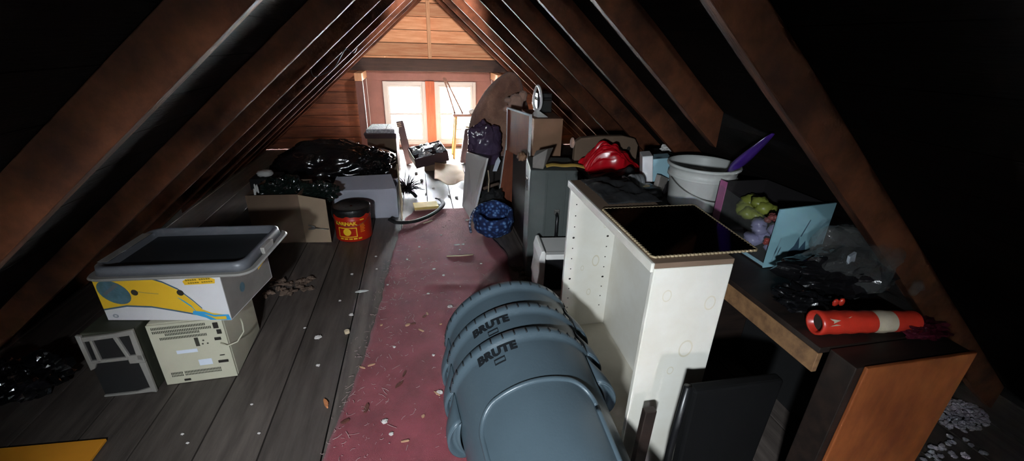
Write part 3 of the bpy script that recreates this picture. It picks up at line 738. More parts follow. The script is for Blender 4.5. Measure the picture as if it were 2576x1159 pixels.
t = thing('floor_speaker', 'dark speaker cabinet with pale grey bezel frame beside the beige computer', 'speaker', (-1.35, 1.79, 0), (0, 0, R(-2)))
B().box(-.10, .105, .001, .30, 0, .335).build('cabinet', 'speaker_body', t, bevel=.006)
def quad(b, q, y0=-.014, y1=0): b.prism([(x, y0, z) for x, z in q], (0, y1 - y0, 0))
b = B()
quad(b, [(-.105, 0.20), (-.088, .19), (-.086, .33), (-.105, .335)]); quad(b, [(-.086, .30), (.11, .318), (.11, .345), (.03, .33), (-.086, .322)])
quad(b, [(-.065, .19), (-.05, .19), (-.052, .312), (-.062, .312)])
quad(b, [(.046, .205), (.062, .2), (.042, .318), (.026, .318)]); quad(b, [(.086, .19), (.11, .18), (.11, .33), (.09, .32)])
quad(b, [(-.088, .185), (.05, .19), (.05, .205), (-.088, .2)]); quad(b, [(.05, .17), (.11, .17), (.11, .215), (.05, .21)])
quad(b, [(.09, .02), (.11, .0), (.11, .17), (.085, .17)]); quad(b, [(-.10, .0), (.0, -.0), (.09, .004), (.11, .0), (.095, .03), (.03, .012), (-.10, .008)])
quad(b, [(-.105, .15), (-.085, .16), (-.07, .19), (-.105, .205)])
b.build('bezel', 'bezel', t, weld=False, bevel=.003)
quad(B(), []) if False else None
b = B(); quad(b, [(-.098, .004), (.10, .004), (.10, .31), (-.098, .31)], -.004, .0005); b.build('grille_cloth', 'blackmatte', t)

t = thing('banana_box', 'white banana carton printed with a big yellow banana, on the beige computer', 'carton', (-1.386, 1.878, .338), (0, 0, R(-9.5)))
BW, BD, BH = .525, .38, .225
b = B().box(0, BW, .0, BD, 0, .003); b.box(0, BW, 0, .004, .0032, BH); b.box(0, BW, BD - .004, BD, .0032, BH)
b.box(0, .004, .0042, BD - .0042, .0032, BH)
b.build('carton_shell', 'boxwhite', t)
B().box(BW - .004, BW, .0042, BD - .0042, .0032, BH).build('end_panel', 'boxgrey', t)
def fp(u, v, o=.0006): return Vector((u * BW, -o, v * BH))
ban = [(0, .97), (.20, .98), (.43, .95), (.54, .84), (.645, .68), (.735, .43), (.79, .25), (.86, .17), (.97, .13), (.985, .03), (.90, .025), (.845, .06), (.725, .16), (.557, .24), (.39, .32), (.195, .34), (0, .26)]
B().poly([fp(u, v) for u, v in ban]).build('banana_print', 'banana', t, weld=False)
def band(pts, w0, m, nm, o=.0009):
    b = B(); n = len(pts)
    for i in range(n - 1):
        p, q = Vector(pts[i]), Vector(pts[i + 1]); wa = w0[i] if isinstance(w0, list) else w0; wb = w0[i + 1] if isinstance(w0, list) else w0
        b.poly([fp(p.x, p.y, o), fp(q.x, q.y, o), fp(q.x, q.y + wb, o), fp(p.x, p.y + wa, o)])
    return b.build(nm, m, t, weld=False)
band([(.43, .945), (.54, .845), (.645, .69), (.735, .44), (.79, .26)], .035, 'inknavy', 'upper_outline')
band([(0, .225), (.195, .31), (.39, .29), (.557, .21), (.725, .12)], .035, 'inknavy', 'lower_outline')
B().poly([fp(u, v, .0011) for u, v in [(.71, .22), (.80, .20), (.87, .13), (.99, .14), (1.0, .01), (.83, .01), (.80, .06), (.70, .145)]]).build('stalk_outline', 'inkblue', t, weld=False)
B().poly([fp(u, v, .0014) for u, v in [(.79, .155), (.87, .085), (.965, .10), (.965, .03), (.88, .02), (.86, .05)]]).build('stalk_print', 'banana', t, weld=False)
band([(.62, .52), (.66, .42), (.71, .30), (.735, .18)], [.01, .04, .04, .03], 'inkblue', 'side_outline', .0012)
band([(.28, .66), (.38, .62), (.48, .60)], .008, 'inknavy', 'crease_line', .0012)
for (u, v) in ((.296, .63), (.655, .63)):
    b = B(); c_ = fp(u, v, .0016); b.poly([c_ + Vector((.0145 * math.cos(a), 0, .0145 * math.sin(a))) for a in [2 * PI * k / 20 for k in range(20)]])
    b.build('vent_hole', 'pinhole', t)
b = B(); c_ = fp(.135, .63, .0016); b.poly([c_ + Vector((.062 * math.cos(a) + .018 * math.sin(a), 0, .050 * math.sin(a) - .030 * math.cos(a))) for a in [2 * PI * k / 28 for k in range(28)]]); b.build('oval_sticker', 'sticker', t)
B().poly([fp(u, v, .0012) for u, v in [(.71, .80), (.95, .84), (.96, .93), (.92, .97), (.73, .93), (.70, .88)]]).build('yellow_patch', 'banana', t)
b = B()
for (u0, u1, v0, dv) in ((.725, .925, .885, .035), (.74, .94, .83, .028)):
    n = 11
    for k in range(n):
        if k == 5: continue
        ua = u0 + (u1 - u0) * k / n; ub = ua + (u1 - u0) / n * .82; va = v0 + .045 * k / n
        b.poly([fp(ua, va, .0016), fp(ub, va, .0016), fp(ub, va + dv * (.8 + .2 * (k % 2)), .0016), fp(ua, va + dv, .0016)])
M['olive'] = mat('olive ink', lin(150, 124, 30), .5)
b.build('faded_print', 'olive', t, weld=False)
B().poly([fp(u, v, .0019) for u, v in [(.045, .60), (.06, .56), (.19, .78), (.175, .84)]]).build('worn_streak', 'lid_grey', t, weld=False)
b = B(); c_ = fp(.075, .10, .0012)
for r0 in (.012, .008): b.ring_loft([[c_ + Vector((rr_ * math.cos(a), 0, rr_ * .8 * math.sin(a))) for a in [2 * PI * k / 18 for k in range(18)]] for rr_ in (r0, r0 - .002)], cap=False)
b.build('recycling_mark', 'inknavy', t)
def ep(u, v, o=.0008): return Vector((BW + o, u * BD, v * BH))
for (u, v, r) in ((.30, .80, .014),):
    c_ = ep(u, v); B().poly([c_ + Vector((0, r * math.cos(a), r * 1.2 * math.sin(a))) for a in [2 * PI * k / 18 for k in range(18)]]).build('vent_hole', 'pinhole', t)
B().poly([ep(.56, .62), ep(.74, .66), ep(.74, .78), ep(.56, .74)]).build('hand_hole', 'pinhole', t)
c_ = ep(.33, .42); B().poly([c_ + Vector((0, .02 * math.cos(a), .024 * math.sin(a))) for a in [2 * PI * k / 18 for k in range(18)]]).build('oval_sticker', 'sticker', t)
B().poly([ep(.72, .45), ep(.99, .55), ep(.99, .99), ep(.78, .98)]).build('yellow_print', 'banana', t)

t = thing('tote_lid', 'dark grey tote lid with pale rim lying on the banana carton', 'lid', (-1.03, 2.0, .574), (R(1), R(-1), R(-6)))
def rrect(w, d, r, z, n=6):
    out = []
    for (cx, cy, a0) in ((w - r, d - r, 0), (-w + r, d - r, PI / 2), (-w + r, -d + r, PI), (w - r, -d + r, 3 * PI / 2)):
        for k in range(n + 1): a = a0 + PI / 2 * k / n; out.append(Vector((cx + r * math.cos(a), cy + r * math.sin(a), z)))
    return out
B().ring_loft([rrect(.325, .222, .06, 0), rrect(.33, .226, .06, .006), rrect(.325, .222, .06, .012), rrect(.30, .20, .05, .012), rrect(.30, .20, .05, .0)]).build('outer_rim', 'bezel', t, smooth=False)
B().ring_loft([rrect(.305, .205, .05, .0125), rrect(.300, .200, .05, .048), rrect(.292, .192, .05, .052), rrect(.280, .180, .045, .050), rrect(.272, .172, .04, .018), rrect(.05, .03, .01, .016)]).build('raised_wall', 'lid_grey', t, smooth=True)
B().box(-.26, .26, -.16, .16, .0185, .0205).build('sunken_tray', 'lid_dark', t, bevel=.002)
B().box(.296, .318, -.05, .05, .0125, .045).build('latch', 'bezel', t, bevel=.005)
B().box(-.298, -.288, -.05, .05, .0125, .05).build('latch', 'bezel', t, bevel=.003)
B().box(-.30, -.26, -.15, .13, .0522, .0532).build('worn_strip', 'bezel', t)

# ------------------------------------------------------------------ cardboard, bags, tar pail in the middle left
def open_box(name, label, loc, rz, w, d, h, m, inner, flaps=(), cat='box'):
    t = thing(name, label, cat, loc, (0, 0, rz))
    b = B().box(0, w, 0, d, 0, .004); e = .005
    b.box(0, w, 0, e, .0042, h); b.box(0, w, d - e, d, .0042, h); b.box(0, e, e, d - e, .0042, h); b.box(w - e, w, e, d - e, .0042, h)
    b.build('carton_walls', m, t)
    for q in flaps: B().poly(q).build('flap', inner, t, solid=.004)
    return t
open_box('cardboard_box', 'brown cardboard box holding the smaller dark green bag', (-1.31, 3.36, 0), R(-3), .37, .40, .40, 'cardboard_dk', 'cardboard',
         [[(.372, -.002, .0), (.578, -.06, .02), (.58, -.06, .375), (.372, -.002, .398)]])
open_box('white_carton', 'wide white grey carton with folded top flap behind the tar pail', (-.80, 3.80, 0), R(-2), .56, .32, .27, 'greybox', 'greybox',
         [[(.0, .0, .27), (.56, .0, .275), (.50, .22, .345), (.02, .20, .335)], [(.02, .202, .335), (.50, .222, .345), (.48, .25, .31), (.03, .25, .29)]])
tag(B().prism([(-.215, 3.72, 0), (-.215, 4.0, .06), (-.240, 4.08, .42), (-.23, 3.95, .38), (-.205, 3.72, .22)], (.012, .004, 0)).build('tan_board', 'tan'),
    'thin tan board leaning against the right end of the white grey carton', 'board')
t = thing('garbage_bag', 'biggest black garbage bag lying behind the white grey carton', 'bag', (-.88, 4.52, 0))
B().blob((0, 0, .27), (.60, .36, .30), 3, .10, 1.6, fold=.13, ffreq=4.5, floor=.0, nu=110, nv=64).build('bag_film', 'bag', t, smooth=True)
b = B()
rnd = random.Random(2)
for k in range(46):
    a = rnd.uniform(-1, 1); x = .30 + .26 * rnd.random(); z = .12 + (.40 * rnd.random())
    q = Vector((x, -.30 + (x - .3) * .7 - .02, z)); b.blob(q, (rnd.uniform(.018, .042), .03, rnd.uniform(.012, .030)), k, .4, 2, fold=.3, nu=10, nv=7)
b.build('crumpled_end', 'bag', t, smooth=False, weld=False)
t = thing('small_bag', 'small crumpled dark green bag inside the brown cardboard box', 'bag', (-1.08, 3.54, .25))
B().blob((0, 0, .09), (.19, .15, .14), 6, .16, 3, fold=.30, ffreq=6, floor=.005, nu=70, nv=40).build('bag_film', 'bag_green', t, smooth=False)
B().blob((.26, -.04, .11), (.14, .10, .08), 16, .2, 3, fold=.35, ffreq=6, floor=.0, nu=60, nv=34).build('bag_neck', 'bag_green', t, smooth=False)
for k, (dx, dz) in enumerate(((-.165, .13), (-.15, .125), (-.175, .095))):
    B().blob((dx, -.135, dz + .06), (.008, .006, .034), k, .2, nu=10, nv=8).build('white_rag', 'paper', t, smooth=True)
t = thing('white_pad', 'small white cushion lying at the left above the small green bag', 'cushion', (-1.31, 3.86, .40))
B().blob((0, 0, .028), (.06, .045, .026), 4, .1, nu=24, nv=12, power=3).build('cushion_cover', 'paper', t, smooth=True)
tag(B().box(-1.42, -1.2, 3.79, 4.0, 0, .399).build('dark_crate', 'blackmatte', bevel=.005), 'dark crate under the small white cushion', 'crate')

t = thing('tar_pail', 'red tar pail with black lid and yellow lettering in front of the white carton', 'pail', (-.583, 3.43, 0), (0, 0, R(2)))
TR, TH = .142, .262
B().lathe([(0, 0), (TR - .004, 0), (TR, .006), (TR, .17), (TR + .003, .175), (TR, .18), (TR, TH - .012)], 56, cap=False).build('pail_body', 'can_red', t, smooth=True)
b = B(); n = 72
def drip(a): return .222 + .022 * noise.noise(Vector((3 * math.cos(a), 3 * math.sin(a), 2)))
b.ring_loft([[Vector(((TR + .0015) * math.cos(a), (TR + .0015) * math.sin(a), drip(a) - .012)) for a in [2 * PI * k / n for k in range(n)]],
             [Vector(((TR + .0045) * math.cos(a), (TR + .0045) * math.sin(a), .238)) for a in [2 * PI * k / n for k in range(n)]],
             [Vector(((TR + .007) * math.cos(a), (TR + .007) * math.sin(a), TH)) for a in [2 * PI * k / n for k in range(n)]],
             [Vector(((TR - .004) * math.cos(a), (TR - .004) * math.sin(a), TH + .006)) for a in [2 * PI * k / n for k in range(n)]],
             [Vector(((TR - .012) * math.cos(a), (TR - .012) * math.sin(a), TH - .004)) for a in [2 * PI * k / n for k in range(n)]],
             [Vector((.01 * math.cos(a), .01 * math.sin(a), TH - .003)) for a in [2 * PI * k / n for k in range(n)]]], cap=False)
b.build('lid', 'tar', t, smooth=True)
def cs_(x, z, o=.0016): a = x / TR; return Vector(((TR + o) * math.sin(a), -(TR + o) * math.cos(a), z))
b = B(); add_text(b, 'KARNAK', .044, lambda x, y: cs_(x - .045, .158 + y), bold=.0022)
x0, x1, z0, z1, tt = -.108, .040, .042, .124, .007
for (a0, a1, c0, c1) in ((x0, x1, z0, z0 + tt), (x0, x1, z1 - tt, z1), (x0, x0 + tt, z0, z1), (x1 - tt, x1, z0, z1)):
    b.grid(lambda u, v: cs_(a0 + u * (a1 - a0), c0 + v * (c1 - c0)), 12, 1)
b.grid(lambda u, v: cs_(-.036 + .031 * u * math.cos(v * 2 * PI), .087 + .031 * u * math.sin(v * 2 * PI), .0018), 3, 28)
b.grid(lambda u, v: cs_(.070 + .035 * u, .175 + .012 * v), 5, 1)
for k in range(7): b.grid(lambda u, v: cs_(.066 + .045 * u * (.7 + .3 * ((k * 37) % 5) / 5), .145 - .011 * k + .0028 * v), 4, 1)
for k in range(5): b.grid(lambda u, v: cs_(-.10 + .036 * k + .028 * u, .022 + .012 * v), 3, 1)
b.build('yellow_print', 'can_yellow', t, weld=False)
B().tube([((TR + .008) * math.cos(a), (TR + .008) * math.sin(a), .236 - .10 * abs(math.sin(a))) for a in [-PI * k / 24 for k in range(25)]], .0018, 6).build('wire_bail', 'steel', t, smooth=True)
t = thing('wrench', 'dull steel open ended wrench leaning between brown box and tar pail', 'wrench', (-.74, 3.262, .135), (0, R(8), R(-4)))
B().tube([(0, 0, 0), (-.06, 0, -.002), (-.10, 0, .0)], [.007, .006, .009], 8, flat=.6).build('shaft', 'steel', t, smooth=True)
b = B(); b.prism([(-.10, -.004, -.012), (-.145, -.004, -.020), (-.15, -.004, -.010), (-.125, -.004, -.002), (-.128, -.004, .006), (-.152, -.004, .014), (-.146, -.004, .022), (-.10, -.004, .012)], (0, .008, 0))
b.build('jaw', 'steel', t, bevel=.002)

# curved bar, yellow pad, duster
def bez(pts, n):
    out = []
    P = [Vector(p) for p in pts]; P = [P[0] * 2 - P[1]] + P + [P[-1] * 2 - P[-2]]
    for i in range(1, len(P) - 2):
        for k in range(n):
            t_ = k / n; a, c, d, e = P[i - 1], P[i], P[i + 1], P[i + 2]
            out.append(.5 * ((2 * c) + (d - a) * t_ + (2 * a - 5 * c + 4 * d - e) * t_ ** 2 + (3 * c - a - 3 * d + e) * t_ ** 3))
    out.append(P[-2]); return out
t = thing('curved_bar', 'black curved bar lying across the far left edge of the red runner', 'bar', (0, 0, .030))
bp_ = bez([(-.31, 3.60, .03), (-.24, 3.56, .01), (-.10, 3.58, .004), (.04, 3.71, 0), (.14, 3.88, 0), (.178, 4.02, 0), (.16, 4.13, 0), (.115, 4.18, 0)], 8)
B().tube(bp_, [.024] * 14 + [.022] * (len(bp_) - 20) + [.014] * 6, 8, flat=.55).build('bar_body', 'blackmatte', t, smooth=True)
B().tube([(-.02, 3.56, -.012), (.06, 3.62, -.012)], .008, 6, flat=.5).build('pale_sliver', 'tan', t)
t = thing('yellow_pad', 'yellow foam pad with brown underside just beyond the curved black bar', 'pad', (.01, 3.98, .008), (0, 0, R(6)))
B().box(-.115, .115, -.075, .075, .012, .034).build('foam', 'yellowfoam', t, bevel=.003)
B().box(-.112, .112, -.072, .072, 0, .0118).build('backing', 'kraft', t)
b = B(); rnd = random.Random(11)
for k in range(170):
    a = rnd.random() * 2 * PI; e = rnd.uniform(.05, 1.1); l = rnd.uniform(.05, .20)
    d = Vector((math.cos(a) * math.cos(e), math.sin(a) * math.cos(e), math.sin(e)))
    c_ = Vector((0, 0, .05)); b.tube([c_, c_ + d * l * .6, c_ + d * l + Vector((0, 0, -.03))], [.003, .004, .002], 5)
t = thing('feather_duster', 'black feathery tuft lying on the floor beyond the tan board', 'duster', (-.17, 4.42, .0))
b.build('feathers', 'black_plastic', t, weld=False)['kind'] = 'stuff'
B().tube([(.0, 0, .05), (.06, -.06, .03), (.085, -.13, .022)], .018, 10).build('stub_handle', 'blackmatte', t, smooth=True)

# ------------------------------------------------------------------ things near the windows
t = thing('drawer_unit', 'brown cardboard storage unit with a dark lid left of the windows', 'storage box', (-.60, 5.1, 0), (0, 0, R(-2)))
B().box(0, .32, 0, .36, 0, .455).build('unit_body', 'cardboard_dk', t, bevel=.004)
B().hexa([(-.015, -.01, .456), (.325, -.01, .456), (.325, .36, .456), (-.015, .36, .456), (-.03, -.03, .515), (.33, -.03, .515), (.33, .37, .515), (-.03, .37, .515)]).build('lid', 'case', t, bevel=.005)
t = thing('vented_panel', 'white vented plastic panel lying on the storage unit by the window', 'panel', (-.60, 5.09, .5165), (0, 0, R(-2)))
B().hexa([(.0, 0, 0), (.31, 0, 0), (.31, .32, .0), (.03, .32, .0), (.0, 0, .045), (.31, 0, .045), (.31, .32, .05), (.03, .32, .05)]).build('panel_body', 'gridprint', t, bevel=.003)
B().box(.215, .219, .0, .3, .0455, .0505).build('divider', 'pinhole', t)
t = thing('suitcase', 'open dark suitcase full of crumpled silver paper in front of the windows', 'suitcase', (.13, 5.22, .10), (R(10), R(-10), R(12)))
b = B().box(-.21, .21, 0, .36, 0, .006); b.box(-.21, .21, 0, .008, .0062, .13); b.box(-.21, .21, .352, .36, .0062, .13); b.box(-.21, -.202, .0082, .3518, .0062, .13); b.box(.202, .21, .0082, .3518, .0062, .13)
b.build('shell', 'case', t, bevel=.004)
b = B(); rnd = random.Random(8)
for k in range(42):
    c_ = Vector((rnd.uniform(-.17, .17), rnd.uniform(.03, .33), rnd.uniform(.08, .145)))
    b.blob(c_, (rnd.uniform(.02, .05), rnd.uniform(.02, .05), rnd.uniform(.01, .026)), k, .4, 2, fold=.4, nu=9, nv=6)
b.build('crumpled_paper', 'silver', t, weld=False)['kind'] = 'stuff'
B().box(-.05, .07, .10, .2, .155, .178).build('dark_lump', 'case', t, bevel=.01)
tag(B().hexa([(.02, 5.3, 0), (.30, 5.3, 0), (.30, 5.55, 0), (.02, 5.55, 0), (.02, 5.3, .085), (.30, 5.3, .125), (.30, 5.55, .165), (.02, 5.55, .12)]).build('brown_carton', 'cardboard_dk', bevel=.005), 'low brown carton propping up the open suitcase', 'carton')
t = thing('upright_case', 'dark case lid with pale trim standing left of the open suitcase', 'case', (-.16, 5.62, 0), (0, R(-9), R(8)))
B().box(-.045, .045, 0, .04, .004, .57).build('lid_shell', 'case', t, bevel=.012)
b = B()
for k in range(3): b.box(-.042, .01, -.002, -.0004, .50 + .022 * k, .508 + .022 * k)
b.build('pale_trim', 'tan', t)
B().box(.0455, .0475, .002, .038, .05, .54).build('bright_edge', 'winframe', t)
t = thing('case_half', 'dark upright case half leaning right of the stool legs', 'case half', (.545, 5.6, 0), (0, R(6), 0))
B().hexa([(-.055, 0, .006), (.045, 0, .0), (.045, .06, .0), (-.055, .06, .006), (-.03, 0, .46), (.045, 0, .47), (.045, .06, .47), (-.03, .06, .46)]).build('half_shell', 'case', t, bevel=.02)
B().box(-.02, .03, .005, .055, .471, .49).build('pale_cap', 'tan', t, bevel=.004)
def sheet(u, v):
    x = .12 + .34 * u + .03 * v; y = 4.58 + .62 * v - .10 * math.sin(u * 6) * (1 - v)
    z = .035 + .05 * math.sin(u * 5.5 + 1) * (1 - v) + .10 * v * (1 - u * .5) + .035 * (1 - v) + .01 * noise.noise(Vector((u * 4, v * 4, 0)))
    return (x, y, max(.004, z))
tag(B().grid(sheet, 30, 24).build('kraft_sheet', 'kraft', smooth=True, solid=.003), 'curled tan paper sheet spilling off the open suitcase onto the floor', 'paper')
t = thing('bar_stool', 'tall yellow legged bar stool in front of the right window', 'stool', (.60, 6.02, 0))
B().box(-.16, .16, -.12, .12, .565, .60).build('seat', 'stoolseat', t, bevel=.008)
for sx in (-1, 1):
    for sy in (-1, 1):
        B().tube([(sx * .115, sy * .08, .5645), (sx * .165, sy * .13, .0)], .017, 8).build('leg', 'yellow_stool', t, smooth=True)
for (z, k) in ((.20, .148), (.40, .129)):
    B().tube([(-k + .014, -.12, z), (k - .014, -.12, z)], .007, 8).build('rung', 'stoolseat', t, smooth=True)
    B().tube([(-k + .014, .12, z + .03), (k - .014, .12, z + .03)], .007, 8).build('rung', 'stoolseat', t, smooth=True)
t = thing('wooden_easel', 'two slim rods joined at the tip, standing on the bar stool', 'rods', (0, 0, 0))
B().tube([(.47, 5.96, .602), (.40, 5.95, .84), (.335, 5.95, 1.06)], .011, 8).build('rod', 'stoolseat', t, smooth=True)
B().tube([(.575, 5.96, .602), (.45, 5.96, .86), (.352, 5.97, 1.052)], .011, 8).build('rod', 'stoolseat', t, smooth=True)
tag(B().blob((.71, 5.98, .625), (.055, .08, .026), 3, .15, 2, nu=20, nv=12, power=3).build('folded_cloth', 'paper', smooth=True), 'small white folded cloth on the right end of the stool seat', 'cloth')

# ------------------------------------------------------------------ fur coat, bags, leaning boards right of the windows
t = thing('covered_chest', 'dark chest under the brown fur coat', 'chest', (.50, 4.2, 0))
B().box(0, .55, 0, .42, 0, .43).build('body', 'dark_wood', t, bevel=.01)
b = B(); rings = []
prof = [(.44, .50, 1.05), (.52, .475, 1.10), (.62, .475, 1.13), (.72, .49, 1.13), (.82, .52, 1.12), (.90, .56, 1.10), (.98, .605, 1.07), (1.05, .65, 1.05), (1.12, .715, 1.03), (1.17, .77, 1.01), (1.21, .83, .975), (1.228, .87, .94), (1.233, .90, .915)]
for (z, xa, xb) in prof:
    cx, rx = (xa + xb) / 2, (xb - xa) / 2; ry = .20 * math.sqrt(max(.05, 1 - ((z - .44) / .84) ** 2)) if z > .8 else .2
    rings.append([Vector((cx + rx * math.cos(a) * (1 + .03 * noise.noise(Vector((math.cos(a) * 2, math.sin(a) * 2, z * 3)))), 4.42 + ry * math.sin(a) + .006 * math.sin(a * 7 + z * 3), z)) for a in [2 * PI * k / 60 for k in range(60)]])
b.ring_loft(rings)
tag(b.build('fur_coat', 'coat', smooth=True), 'large brown fur coat heaped in a dome shape right of the windows', 'coat')
t = thing('purple_bag', 'shiny dark purple plastic bag hanging in front of the brown fur coat', 'bag', (.60, 4.08, .52))
B().blob((0, 0, .08), (.175, .10, .22), 14, .12, 2, fold=.22, ffreq=4, nu=70, nv=44).build('bag_film', 'purplebag', t, smooth=True)
B().blob((-.10, -.04, -.03), (.06, .05, .08), 15, .2, 3, fold=.3, nu=40, nv=24).build('bag_knot', 'purplebag', t, smooth=True)
tag(B().prism([(.66, 3.95, .36), (.70, 3.95, .36), (.735, 3.95, .46), (.715, 3.95, .50), (.69, 3.95, .46)], (.0, .012, 0)).build('white_strip', 'label_white'), 'narrow white card strip hanging below the purple bag', 'card')
t = thing('white_board', 'narrow white board leaning at the right edge of the runner under the purple bag', 'board')
A, Bp, C_, D2 = Vector((.408, 3.57, .0)), Vector((.535, 3.52, .598)), Vector((.405, 3.92, .56)), Vector((.365, 4.0, .0))
off = Vector((.018, .006, 0))
B().hexa([A, A + off, D2 + off, D2, Bp, Bp + off, C_ + off, C_]).build('board_face', 'winframe', t)
tag(B().tube([(.545, 3.50, .50), (.552, 3.49, .42), (.548, 3.50, .31)], .009, 6, flat=.5).build('tan_strip', 'tan'), 'short tan wooden strip leaning right of the narrow white board', 'strip')
t = thing('red_brown_panel', 'reddish brown veneered panel leaning behind the green trunk', 'panel', (.745, 3.86, 0), (0, R(7), R(4)))
B().box(-.05, .23, 0, .03, .008, .92).build('veneer_board', 'red_wood', t, bevel=.002)
B().box(-.055, -.0505, 0, .03, .008, .92).build('bright_edge', 'winframe', t)
t = thing('side_cabinet', 'dark wooden cabinet under the brown carton and white framed picture', 'cabinet', (.765, 2.95, 0))
B().box(0, .44, 0, .58, 0, .71).build('body', 'dark_wood', t, bevel=.004)
t = thing('brown_carton', 'brown carton on the dark cabinet behind the green trunk', 'carton', (.795, 3.0, .711), (0, 0, R(-2)))
B().box(0, .215, 0, .45, 0, .30).build('carton_body', 'brown_box', t, bevel=.002)
t = thing('framed_picture', 'white edged framed panel standing against the left of the brown carton', 'frame', (.765, 2.98, .711), (0, 0, R(14)))
B().box(-.010, .002, .0, .36, .0, .32).build('picture_board', 'red_wood', t)
b = B().box(-.013, .005, -.012, -.0005, 0, .332); b.box(-.013, .005, -.012, .372, .3205, .334); b.box(-.013, .005, .3605, .372, 0, .3203)
b.build('white_frame', 'winframe', t, bevel=.001)
t = thing('plush_toy', 'dusty pink plush toy slumped on the reddish brown panel', 'plush toy', (.85, 3.86, .93))
b = B()
for (c_, r) in (((0, 0, .09), (.07, .045, .07)), ((-.075, -.01, .105), (.035, .03, .025)), ((-.075, -.01, .03), (.04, .03, .03)), ((-.02, -.02, .0), (.03, .03, .035)), ((.035, -.01, .0), (.03, .03, .04)), ((.06, 0, .14), (.04, .035, .045))):
    b.blob(c_, r, 2, .12, 2, nu=22, nv=14)
b.build('plush_body', 'pink_plush', t, smooth=True, weld=False)
t = thing('hoop_mirror', 'white hoop on a flared white foot standing on the brown carton', 'mirror', (.845, 3.12, 1.012), (0, 0, R(15)))
B().tube([(.004 * math.sin(a * 2), .055 * math.cos(a), .125 + .085 * math.sin(a)) for a in [2 * PI * k / 32 for k in range(33)]], .010, 10, cap=False).build('hoop', 'winframe', t, smooth=True)
B().hexa([(-.03, -.07, 0), (.05, -.09, 0), (.05, .03, 0), (-.03, .03, 0), (-.01, -.012, .04), (.01, -.012, .04), (.01, .012, .04), (-.01, .012, .04)]).build('foot', 'winframe', t, bevel=.004)
t = thing('black_case', 'black ribbed case standing on the brown carton behind the white hoop', 'case', (.885, 3.26, 1.012), (0, 0, R(-2)))
B().box(0, .115, 0, .14, 0, .095).build('case_body', 'black_plastic', t, bevel=.006)
B().box(.002, .112, .002, .138, .0955, .108).build('rib', 'blackmatte', t, bevel=.003)
B().box(0, .112, 0, .14, .1085, .145).build('case_lid', 'black_plastic', t, bevel=.006)

# green trunk
t = thing('trunk', 'tall grey green hard trunk standing on end beside the runner', 'trunk', (.66, 2.515, 0), (0, 0, R(-9)))
TW, TD, THt = .305, .34, .775
B().box(0, TW, 0, TD, 0, THt).build('shell', 'trunk', t, bevel=.008)
b = B()
for x in (.10, .22, .275): b.box(x, x + .012, -.004, .001, .02, THt - .02)
b.build('pressed_rib', 'trunk', t, bevel=.003)
t2 = B().tube([(.185, .0, .25), (.185, -.03, .27), (.185, -.035, .37), (.185, -.03, .47), (.185, .0, .49)], .011, 8).build('handle', 'black_plastic', t, smooth=True)
for z in (.245, .495): B().box(.168, .202, -.008, .002, z - .02, z + .02).build('handle_plate', 'steel', t2, bevel=.003)
B().box(-.006, .001, .13, .19, .60, .68).build('latch_plate', 'steel', t, bevel=.002)
B().hexa([(-.008, .14, .61), (-.0065, .14, .61), (-.0065, .18, .61), (-.008, .18, .61), (-.018, .14, .67), (-.0065, .14, .67), (-.0065, .18, .67), (-.018, .18, .67)]).build('latch_tongue', 'chrome', t)
t = thing('white_wrapper', 'folded clear white wrapper standing on the corner of the green trunk', 'wrapper', (.70, 2.55, .777), (0, 0, R(-15)))
B().hexa([(-.02, 0, 0), (.05, -.02, 0), (.07, .08, 0), (0, .10, 0), (-.02, .0, .07), (.07, -.01, .13), (.11, .08, .12), (.0, .10, .09)]).build('wrapper_film', 'boxgrey', t, bevel=.004)
def strap(u, v):
    x = .77 + .34 * u; y = 2.54 - .10 * u + .03 * v
    return (x, y + .012 * math.sin(u * 7), .782 + .012 * math.sin(u * PI) + .012 * v + .004 * math.sin(u * 15) - (.0 if u < .8 else (u - .8) * .1))
tag(B().grid(strap, 30, 3).build('yellow_webbing', 'yellow_strip', smooth=True, solid=.004), 'mustard yellow webbing strap lying along the trunk top', 'strap')
tag(B().blob((.655, 2.74, .805), (.03, .045, .03), 5, .2, 3, fold=.2, nu=20, nv=14).build('small_plush', 'brown_box', smooth=True), 'small brown soft toy peeping over the left edge of the trunk', 'soft toy')
tag(B().hexa([(1.16, 2.30, .776), (1.20, 2.29, .776), (1.20, 2.33, .776), (1.16, 2.34, .776), (1.16, 2.30, .80), (1.20, 2.29, .80), (1.20, 2.33, .80), (1.16, 2.34, .80)]).build('amber_block', 'yellow_strip', bevel=.003), 'small amber block at the left foot of the red satin', 'block')

# white appliance half hidden by bookcase
t = thing('monitor', 'old white plastic monitor lying between trunk and bookcase', 'monitor', (.645, 2.16, .0), (0, 0, R(-6)))
b = B(); b.box(.04, .30, 0, .05, .325, .36); b.box(.04, .30, 0, .05, .055, .105); b.box(.04, .30, .0505, .26, .06, .355)
b.build('housing', 'winframe', t, bevel=.006)
pts = [(0, 0, .05), (.038, 0, .05), (.038, 0, .37), (.03, 0, .385), (.012, 0, .38), (.0, 0, .33), (.004, 0, .25), (-.008, 0, .15), (.0, 0, .11)]
B().prism(pts, (0, .24, 0)).build('side_shell', 'winframe', t, bevel=.005)
B().box(.045, .295, .02, .05, .106, .324).build('screen', 'black_plastic', t, bevel=.003)
B().tube([(.02, .0, .0), (.02, .0, .05)], .022, 12).build('foot', 'winframe', t, smooth=True)
B().tube([(.26, .12, .0), (.26, .12, .058)], .022, 12).build('foot', 'winframe', t, smooth=True)

